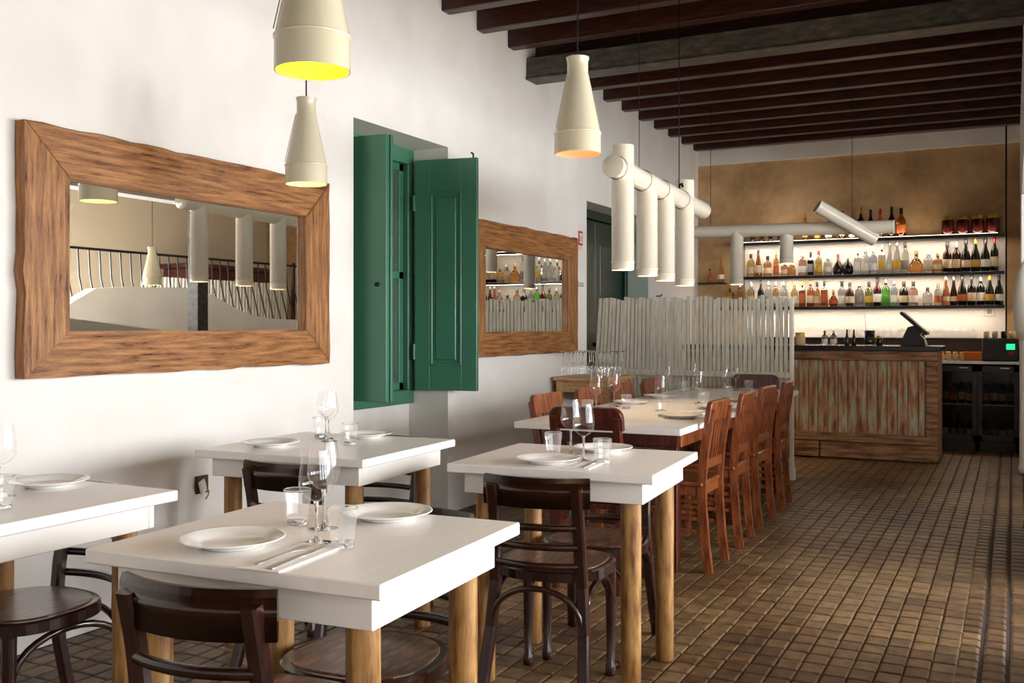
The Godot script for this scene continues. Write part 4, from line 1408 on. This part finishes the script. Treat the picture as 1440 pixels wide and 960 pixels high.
func fridge(at: Vector3, label: String, k: int):
	var t := thing("bar_fridge", label, "fridge", at)
	var w := 0.36
	var d := 0.48
	var h := 0.835
	var b := MB.new()
	span(b, Vector3(-w * 0.5, 0.0, -d), Vector3(-w * 0.5 + 0.02, h, 0))
	span(b, Vector3(w * 0.5 - 0.02, 0.0, -d), Vector3(w * 0.5, h, 0))
	span(b, Vector3(-w * 0.5, 0.0, -d), Vector3(w * 0.5, h, -d + 0.02))
	span(b, Vector3(-w * 0.5, h - 0.03, -d), Vector3(w * 0.5, h, 0))
	span(b, Vector3(-w * 0.5, 0, -d), Vector3(w * 0.5, 0.1, 0))
	part(t, "cabinet", b.done(), M.fridge_black)
	part(t, "shelf", boxm(Vector3(w - 0.045, 0.012, d - 0.06), 0.001, Vector3(0, 0.45, -d * 0.5 - 0.01)), M.steel)
	b = MB.new()
	span(b, Vector3(-w * 0.5, 0.1, 0.002), Vector3(-w * 0.5 + 0.045, h, 0.03), 0.003)
	span(b, Vector3(w * 0.5 - 0.045, 0.1, 0.002), Vector3(w * 0.5, h, 0.03), 0.003)
	span(b, Vector3(-w * 0.5, 0.1, 0.002), Vector3(w * 0.5, 0.16, 0.03), 0.003)
	span(b, Vector3(-w * 0.5, h - 0.06, 0.002), Vector3(w * 0.5, h, 0.03), 0.003)
	var dr := part(t, "door", b.done(), M.fridge_black)
	b = MB.new()
	span(b, Vector3(-w * 0.5 + 0.03, 0.14, 0.012), Vector3(w * 0.5 - 0.03, h - 0.04, 0.016))
	part(dr, "pane", b.done(), M.fridge_pane)
	part(dr, "handle", boxm(Vector3(0.08, 0.012, 0.012), 0.002, Vector3(0.06, h - 0.02, 0.036)), M.steel)
	var where := "the fridge next to the weathered counter" if k == 0 else "the fridge below the green screen"
	for r in 2:
		for i in 4:
			var mm: Material = [M.label_cream, M.label_grey, M.label_orange, M.label_cream][(i + r + k) % 4]
			bottle("wine", 0.27 - 0.02 * ((i + k) % 2), 0.07, at + Vector3(-0.115 + i * 0.076, 0.4565 if r == 1 else 0.1005, -0.09 - 0.05 * ((i + r) % 2)), M.bottle_dark, M.cap_black, mm, "dark labelled bottle chilling inside " + where, "bottles in " + where)

# ------------------------------------------------------------------ bottles
func jar(at: Vector3, r: float, h: float, m: Material, label: String, group: String):
	var t := thing("jar", label, "jar", at, 0.0, group)
	part(t, "body", lathem([V(0, 0), V(r * 0.9, 0), V(r, h * 0.06), V(r, h * 0.72), V(r * 0.8, h * 0.8), V(r * 0.8, h * 0.8), V(0, h * 0.8)], 16), m)
	part(t, "lid", lathem([V(0, h * 0.8), V(r * 0.86, h * 0.8), V(r * 0.86, h * 0.8), V(r * 0.86, h * 0.98), V(r * 0.8, h), V(0, h)], 16), M.cap_gold)

func bottle(kind: String, h: float, w: float, at: Vector3, glass: Material, cap: Material, lab: Material, label: String, group: String):
	var r := w * 0.5
	var t := thing("bottle" if kind != "decanter" else "decanter", label, "bottle" if kind != "decanter" else "decanter", at, 0.0, group)
	var prof: Array
	var nr := r * 0.36
	var ly0 := 0.14
	var ly1 := 0.42
	var sides := 16
	var ct := 0.90
	match kind:
		"wine":
			prof = [V(0, 0), V(r * 0.9, 0), V(r, h * 0.02), V(r, h * 0.55), V(r * 0.92, h * 0.61), V(r * 0.5, h * 0.69), V(nr, h * 0.76), V(nr, h * 0.97), V(0, h * 0.97)]
			ct = 0.80
		"burgundy":
			prof = [V(0, 0), V(r * 0.9, 0), V(r, h * 0.02), V(r, h * 0.42), V(r * 0.9, h * 0.52), V(r * 0.55, h * 0.66), V(nr, h * 0.78), V(nr, h * 0.97), V(0, h * 0.97)]
			ct = 0.82
			ly1 = 0.36
		"flute":
			prof = [V(0, 0), V(r * 0.92, 0), V(r, h * 0.02), V(r, h * 0.34), V(r * 0.8, h * 0.5), V(r * 0.5, h * 0.66), V(nr, h * 0.8), V(nr * 0.9, h * 0.97), V(0, h * 0.97)]
			ct = 0.86
			ly1 = 0.3
		"square":
			nr = r * 0.34
			sides = 4
			prof = [V(0, 0), V(r * 1.2, 0), V(r * 1.25, h * 0.02), V(r * 1.25, h * 0.6), V(r * 1.1, h * 0.66), V(nr, h * 0.72), V(nr, h * 0.9), V(0, h * 0.9)]
			ct = 0.83
		"decanter":
			nr = r * 0.25
			prof = [V(0, 0), V(r * 0.75, 0), V(r, h * 0.12), V(r * 0.98, h * 0.35), V(r * 0.6, h * 0.55), V(nr, h * 0.66), V(nr, h * 0.86), V(0, h * 0.86)]
			ct = 0.8
		"cone":
			nr = r * 0.3
			prof = [V(0, 0), V(r * 0.95, 0), V(r, h * 0.03), V(r * 0.9, h * 0.25), V(r * 0.55, h * 0.6), V(nr, h * 0.8), V(nr, h * 0.95), V(0, h * 0.95)]
			ct = 0.88
		_:
			prof = [V(0, 0), V(r * 0.92, 0), V(r, h * 0.03), V(r, h * 0.58), V(r * 0.9, h * 0.65), V(nr, h * 0.74), V(nr, h * 0.9), V(0, h * 0.9)]
			ct = 0.84
	var b := MB.new()
	b.lathe(prof, sides, Vector3.ZERO, Basis(Vector3.UP, PI / 4 if sides == 4 else 0.0), false, sides == 4)
	part(t, "glass_body", b.done(), glass)
	var cr := nr * 1.12
	part(t, "cap", lathem([V(cr, h * ct), V(cr, h * 0.995), V(cr * 0.85, h), V(0, h)], 12), cap)
	if lab != null and lab != glass:
		var lr := r * 1.012
		b = MB.new()
		if sides == 4:
			b.box(Vector3(0, h * 0.32, r * 0.885), Vector3(r * 1.5, h * 0.34, 0.002))
		else:
			b.lathe([V(lr, h * ly0), V(lr, h * ly1)], sides)
		part(t, "paper_label", b.done(), lab)

func on_shelf(u: float) -> float:
	# position along the shelf of a bottle seen at column u of the photograph (bottles stand at SHELF_Z)
	var A := deg_to_rad(26.9)
	var k := (u - 720.0) / 1390.0
	var dx := -sin(A) + k * cos(A)
	var dz := -cos(A) - k * sin(A)
	return 3.28 + (SHELF_Z / dz) * dx

func build_bottles():
	var u7 := func(zx: float): return 980.0 + zx * 0.3194
	# column in a detail view, kind, height m, width m, glass, cap, label, words
	var mid := [
		[238, "spirit", 0.26, 0.085, "glass_gold", "cap_black", "label_cream", "golden spirit bottle with black cap"],
		[272, "cone", 0.30, 0.085, "glass_brown", "cap_black", "label_cream", "brown sloping bottle with cream label"],
		[312, "spirit", 0.23, 0.09, "glass_amber", "cap_black", "label_cream", "squat amber bottle with cream label"],
		[348, "spirit", 0.28, 0.06, "glass_amber", "cap_gold", "label_orange", "slim amber bottle with orange label"],
		[385, "spirit", 0.17, 0.075, "glass_amber", "cap_cork", "label_white", "short amber bottle with white label"],
		[415, "decanter", 0.2, 0.09, "glass_amber", "cap_cork", "", "round amber decanter"],
		[465, "spirit", 0.25, 0.085, "glass_pink", "cap_silver", "label_white", "pink spirit bottle with white label"],
		[500, "square", 0.26, 0.07, "bottle_dark", "cap_black", "label_grey", "black square bottle with grey label"],
		[537, "spirit", 0.27, 0.075, "glass_gold", "cap_red", "label_yellow", "golden bottle with red cap"],
		[576, "spirit", 0.21, 0.08, "glass_clear", "cap_silver", "label_white", "short clear bottle with silver cap"],
		[620, "decanter", 0.23, 0.1, "bottle_brown", "cap_red", "", "round dark bottle with red stopper"],
		[663, "decanter", 0.22, 0.11, "bottle_dark", "cap_silver", "", "wide dark round bottle"],
		[705, "square", 0.27, 0.07, "glass_clear", "cap_silver", "label_white", "clear square bottle with white label"],
		[737, "spirit", 0.28, 0.075, "glass_clear", "cap_silver", "label_white", "clear tall bottle with white label"],
		[769, "spirit", 0.28, 0.075, "glass_blue", "cap_silver", "label_white", "pale blue bottle with white label"],
		[801, "square", 0.31, 0.075, "glass_clear", "cap_silver", "label_yellow", "clear square bottle with yellow label"],
		[833, "flute", 0.35, 0.055, "glass_clear", "cap_silver", "label_white", "slim tall clear bottle"],
		[868, "cone", 0.345, 0.09, "glass_clear", "cap_silver", "label_yellow", "large clear cone-shaped bottle"],
		[902, "spirit", 0.33, 0.07, "glass_clear", "cap_black", "label_grey", "clear bottle with lavender cap"],
		[950, "decanter", 0.24, 0.14, "glass_amber", "cap_cork", "", "broad amber decanter with stopper"],
		[1010, "spirit", 0.22, 0.09, "glass_clear", "cap_silver", "label_cream", "clear bottle with cream label"],
		[1047, "spirit", 0.20, 0.09, "glass_amber", "cap_cork", "label_cream", "squat bottle with cream label and cork"],
		[1087, "wine", 0.32, 0.085, "bottle_brown", "cap_black", "label_cream", "brown liqueur bottle with cream labels"],
		[1125, "wine", 0.32, 0.085, "bottle_brown", "cap_silver", "label_cream", "brown liqueur bottle with silver neck"],
		[1183, "burgundy", 0.34, 0.088, "bottle_dark", "cap_black", "label_cream", "dark wine bottle with cream label"],
		[1227, "burgundy", 0.345, 0.085, "bottle_dark", "cap_gold", "label_yellow", "dark wine bottle with yellow label"],
		[1270, "burgundy", 0.34, 0.088, "bottle_dark", "cap_black", "label_white", "dark wine bottle with white label"],
		[1310, "wine", 0.355, 0.075, "bottle_dark", "cap_red", "label_cream", "tall dark wine bottle with red neck"],
	]
	var low := [
		[145, "square", 0.26, 0.08, "glass_gold", "cap_gold", "label_yellow", "square golden bottle with yellow label"],
		[190, "spirit", 0.27, 0.08, "glass_pink", "cap_silver", "label_orange", "pink bottle with orange label"],
		[240, "spirit", 0.28, 0.08, "glass_gold", "cap_silver", "label_yellow", "golden bottle with silver cap"],
		[283, "wine", 0.30, 0.07, "bottle_dark", "cap_black", "label_grey", "dark slim bottle with grey label"],
		[315, "spirit", 0.29, 0.07, "glass_clear", "cap_silver", "label_grey", "clear bottle with grey label"],
		[347, "spirit", 0.28, 0.07, "glass_amber", "cap_silver", "label_white", "amber bottle with white label"],
		[382, "spirit", 0.28, 0.08, "glass_clear", "cap_silver", "label_white", "clear bottle with white label"],
		[430, "spirit", 0.27, 0.075, "glass_gold", "cap_gold", "label_white", "golden bottle with white label"],
		[465, "square", 0.28, 0.07, "glass_brown", "cap_gold", "label_orange", "square brown bottle with orange label"],
		[497, "spirit", 0.29, 0.075, "glass_brown", "cap_gold", "label_cream", "brown bottle with gold cap"],
		[527, "spirit", 0.27, 0.065, "glass_amber", "cap_black", "label_cream", "slender amber bottle with black cap"],
		[562, "square", 0.28, 0.075, "glass_brown", "cap_black", "label_orange", "square brown bottle with black cap"],
		[598, "decanter", 0.18, 0.09, "glass_amber", "cap_cork", "label_orange", "squat amber decanter"],
		[633, "spirit", 0.27, 0.08, "glass_clear", "cap_black", "label_white", "clear bottle with black cap and white label"],
		[673, "spirit", 0.255, 0.085, "bottle_brown", "cap_black", "label_cream", "dark brown bottle with cream label"],
		[714, "spirit", 0.255, 0.085, "glass_clear", "cap_silver", "label_grey", "clear round bottle with grey print"],
		[757, "spirit", 0.26, 0.08, "glass_olive", "cap_black", "label_yellow", "olive green bottle with yellow label"],
		[794, "wine", 0.305, 0.08, "bottle_ruby", "cap_black", "label_white", "dark ruby bottle with white label"],
		[831, "spirit", 0.29, 0.085, "glass_green", "cap_silver", "", "bright green gin bottle"],
		[868, "spirit", 0.27, 0.07, "glass_blue", "cap_silver", "label_white", "pale blue slim bottle"],
		[911, "spirit", 0.255, 0.09, "bottle_dark", "cap_black", "label_cream", "black bottle with cream diamond label"],
		[953, "spirit", 0.255, 0.09, "glass_pink", "cap_black", "label_white", "pink bottle with black cap"],
		[1015, "spirit", 0.19, 0.09, "glass_clear", "cap_black", "label_white", "short clear bottle with dark stopper"],
		[1063, "spirit", 0.24, 0.075, "glass_clear", "cap_cork", "label_orange", "clear bottle with orange label and cork"],
		[1097, "flute", 0.308, 0.07, "glass_brown", "cap_silver", "label_cream", "tall tapering brown bottle with cream label"],
		[1129, "flute", 0.308, 0.07, "bottle_brown", "cap_silver", "label_cream", "tall tapering dark brown bottle with cream label"],
		[1163, "burgundy", 0.31, 0.088, "bottle_dark", "cap_black", "label_orange", "dark wine bottle with orange label"],
		[1203, "wine", 0.305, 0.082, "bottle_dark", "cap_black", "label_cream", "dark wine bottle with cream label"],
		[1241, "wine", 0.305, 0.082, "bottle_dark", "cap_silver", "label_white", "dark wine bottle with silver neck"],
		[1281, "burgundy", 0.305, 0.082, "bottle_dark", "cap_gold", "label_yellow", "dark wine bottle with yellow label and gold neck"],
		[1319, "burgundy", 0.305, 0.082, "bottle_dark", "cap_black", "label_white", "dark wine bottle with white label"],
	]
	var top := [
		[478, "spirit", 0.30, 0.06, "glass_amber", "cap_cork", "label_yellow", "amber bottle with cork"],
		[530, "spirit", 0.2, 0.07, "glass_gold", "cap_gold", "label_yellow", "short golden bottle with yellow label"],
		[580, "spirit", 0.22, 0.07, "glass_olive", "cap_gold", "label_white", "short olive bottle with white label"],
		[640, "wine", 0.31, 0.07, "glass_olive", "cap_black", "label_cream", "olive green wine bottle with black neck"],
		[685, "spirit", 0.2, 0.08, "glass_gold", "cap_gold", "label_white", "short golden bottle with white label"],
		[722, "wine", 0.34, 0.07, "bottle_dark", "cap_gold", "label_cream", "dark bottle with gold neck"],
		[765, "wine", 0.31, 0.07, "bottle_dark", "cap_black", "label_yellow", "dark bottle with yellow label"],
		[808, "wine", 0.31, 0.07, "glass_amber", "cap_red", "label_cream", "amber bottle with red neck"],
		[857, "wine", 0.33, 0.075, "bottle_dark", "cap_black", "label_white", "dark bottle with white label"],
		[900, "wine", 0.31, 0.09, "glass_brown", "cap_black", "label_orange", "brown bottle with orange label"],
	]
	for row in [[mid, 1.7755, "the middle bar shelf"], [low, 1.4355, "the bottom bar shelf"], [top, 2.1555, "the top bar shelf"]]:
		var edge := -1.0
		for e in row[0]:
			var wd: float = e[3] * (0.63 if e[1] == "square" else 0.51)
			var x := maxf(on_shelf(u7.call(e[0])), edge + wd)
			edge = x + wd
			bottle(e[1], e[2], e[3], Vector3(x, row[1], SHELF_Z + rng.randf_range(-0.015, 0.02)), M[e[4]], M[e[5]], M[e[6]] if e[6] else null, e[7] + " on " + row[2], "")
	for i in 4:
		bottle("flute", 0.16, 0.05, Vector3(0.66 + i * 0.1, 2.1555, SHELF_Z), M.bottle_brown, M.cap_black, M.bottle_brown, "small dark bottle at the end of the top bar shelf", "small dark bottles on the top shelf")
	for i in 4:
		jar(Vector3(on_shelf(1333.0 + i * 21.0), 2.1555, SHELF_Z), 0.062, 0.2, M.bottle_ruby, "dark ruby glass jar in row on the top bar shelf", "ruby jars on the top shelf")
	bottle("cone", 0.16, 0.06, Vector3(0.17, 1.7205, -11.15), M.glass_amber, M.cap_black, M.label_orange, "little amber bottle on the short corner shelf", "")
	bottle("flute", 0.3, 0.075, Vector3(0.3, 1.7205, -11.15), M.glass_amber, M.cap_cork, M.label_white, "tall slender amber bottle on the short corner shelf", "")

# ------------------------------------------------------------------ things on the walls
func build_wall_things():
	var t := thing("fire_sign", "small white sign with red frame beside the green door", "sign", Vector3(0.001, 1.905, -7.745))
	part(t, "board", boxm(Vector3(0.004, 0.12, 0.085), 0.0, Vector3(0.002, 0.06, 0)), M.sign_red)
	part(t, "panel", boxm(Vector3(0.002, 0.085, 0.05), 0.0, Vector3(0.0052, 0.06, 0)), M.sign_white)
	part(t, "pictogram", boxm(Vector3(0.0015, 0.05, 0.014), 0.0, Vector3(0.0068, 0.055, 0.004)), M.sign_red)
	part(t, "caption_plate", boxm(Vector3(0.003, 0.03, 0.085), 0.0, Vector3(0.0015, -0.025, 0)), M.label_cream)
	t = thing("exit_sign", "small pale green notice beside the door, under the red-framed sign", "sign", Vector3(0.001, 1.545, -7.75))
	part(t, "board", boxm(Vector3(0.004, 0.045, 0.12), 0.0, Vector3(0.002, 0.022, 0)), M.sign_white)
	for i in 4:
		part(t, "pictogram", boxm(Vector3(0.0015, 0.022, 0.012), 0.0, Vector3(0.0048, 0.02, -0.042 + i * 0.028)), M.sign_green)
	part(t, "stripe", boxm(Vector3(0.0015, 0.006, 0.12), 0.0, Vector3(0.0048, 0.04, 0)), M.sign_green)
	# torn power socket low on the wall
	t = thing("power_socket", "broken power socket hanging from a dark hole in the wall", "socket", Vector3(0.001, 0.5, -3.352))
	part(t, "wall_box", boxm(Vector3(0.01, 0.08, 0.075), 0.002, Vector3(0.005, 0, 0)), M.socket_dark)
	var b := MB.new()
	b.box(Vector3(0.02, -0.008, 0.01), Vector3(0.012, 0.06, 0.05), 0.004, Basis(Vector3(1, 0, 0), 0.3) * Basis(Vector3(0, 1, 0), 0.25))
	part(t, "face_plate", b.done(), M.socket_white)
	b = MB.new()
	b.tube([Vector3(0.01, -0.01, -0.01), Vector3(0.03, -0.03, -0.018), Vector3(0.032, -0.05, -0.012), Vector3(0.028, -0.065, 0.0)], 0.004, 8)
	part(t, "wire", b.done(), M.cap_gold)
	# coat hooks past the door
	t = thing("coat_hook", "small black wall hook past the green door", "hook", Vector3(0.001, 1.53, -9.75), 0.0, "hooks past the green door")
	b = MB.new()
	b.tube([Vector3(0.0, 0, 0), Vector3(0.05, 0, 0), Vector3(0.06, 0.02, 0)], 0.007, 8)
	part(t, "peg", b.done(), M.iron_black)
	dup(t, Vector3(0.001, 1.73, -9.85), 0)

# ------------------------------------------------------------------ side room, seen in the mirrors
func build_side_room():
	var bs := Basis(Vector3(0, 0, -1), Vector3(0, 1, 0), Vector3(1, 0, 0))
	var poly := PackedVector2Array([V(5.9, 0), V(10.4, 0), V(10.4, 1.29), V(9.6, 1.3), V(9.1, 1.31), V(8.75, 1.35), V(8.5, 1.42), V(8.25, 1.52), V(8.05, 1.59), V(7.8, 1.63), V(7.0, 1.61), V(6.6, 1.58), V(6.35, 1.45), V(6.1, 1.28), V(5.9, 1.2)])
	var b := MB.new()
	b.prism(poly, 0.16, Vector3(4.55, 0, 0), bs, 0.02)
	struct("trim_4", b.done(), M.plaster, "white curved stair parapet in the side room")
	# iron railing with bellied bars
	var t := thing("iron_railing", "black iron railing with bellied bars above the white stair parapet", "railing", Vector3(4.85, 0, 0))
	b = MB.new()
	b.box(Vector3(0, 1.98, -7.6), Vector3(0.04, 0.025, 4.6), 0.004)
	part(t, "hand_rail", b.done(), M.iron_black)
	b = MB.new()
	b.box(Vector3(0, 0.35, -7.6), Vector3(0.03, 0.02, 4.6), 0.004)
	part(t, "bottom_rail", b.done(), M.iron_black)
	b = MB.new()
	b.tube([Vector3(0, 1.98, 0), Vector3(-0.02, 1.7, 0), Vector3(-0.12, 1.35, 0), Vector3(-0.16, 1.1, 0), Vector3(-0.08, 0.75, 0), Vector3(0, 0.35, 0)], 0.008, 7, [], Vector3(0, 0, 1))
	var bar := b.done()
	for i in 36:
		part(t, "bar", bar, M.iron_black, Vector3(0, 0, -5.36 - i * 0.128))
	for z in [-5.35, -7.6, -9.85]:
		part(t, "post", boxm(Vector3(0.04, 2.02, 0.04), 0.004, Vector3(0, 1.01, z)), M.iron_black)
	# climbing plant on the railing
	b = MB.new()
	for i in 150:
		var z := -5.5 - rng.randf() * 0.55
		var y := 1.0 + rng.randf() * 0.98
		var c := Vector3(4.72 + rng.randf_range(-0.06, 0.06), y, z + (y - 1.5) * -0.3)
		var a := rng.randf() * TAU
		var u := Vector3(rng.randf_range(-0.3, 0.3), cos(a), sin(a)) * 0.035
		var v := Vector3(rng.randf_range(-0.5, 0.5), -sin(a), cos(a)) * 0.018
		b.tri(c - u, c + v, c + u, Vector3.LEFT)
		b.tri(c - u, c - v, c + u, Vector3.LEFT)
	var vt := thing("climbing_vine", "green leafy vine climbing the black iron railing", "plant", Vector3.ZERO)
	var lf := part(vt, "foliage", b.done(), M.leaf_green)
	lf.set_meta("kind", "stuff")
	b = MB.new()
	b.tube([Vector3(4.72, 0.0, -5.7), Vector3(4.7, 0.6, -5.72), Vector3(4.74, 1.2, -5.68), Vector3(4.72, 1.95, -5.85)], 0.006, 6)
	part(vt, "stem", b.done(), M.leaf_green)
	# slatted fence past the parapet, and a dark red cupboard behind
	t = thing("slatted_fence", "pale slatted fence behind the curved stair parapet", "fence", Vector3(5.35, 0, -9.2))
	var sl := boxm(Vector3(0.02, 1.78, 0.034), 0.002, Vector3(0, 0.89, 0))
	for i in 44:
		part(t, "slat", sl, M.slat_paint, Vector3(0, 0, 1.3 - i * 0.056))
	part(t, "rail", boxm(Vector3(0.02, 0.05, 2.46), 0.002, Vector3(0.021, 0.9, 0.09)), M.slat_paint)
	t = thing("red_cupboard", "dark red cupboard behind the slatted fence", "cupboard", Vector3(6.1, 0, -9.9))
	part(t, "body", boxm(Vector3(0.5, 1.95, 1.5), 0.01, Vector3(0, 0.975, 0)), M.maroon_wood)
	part(t, "cornice", boxm(Vector3(0.56, 0.06, 1.58), 0.01, Vector3(0, 1.98, 0)), M.maroon_wood)
	pendant(Vector3(4.05, 1.61, -6.82), "cream cone pendant lamp hanging in the side room before the stair parapet", M.liner_green, 3.38, 0.05, Color(1.0, 0.9, 0.72))
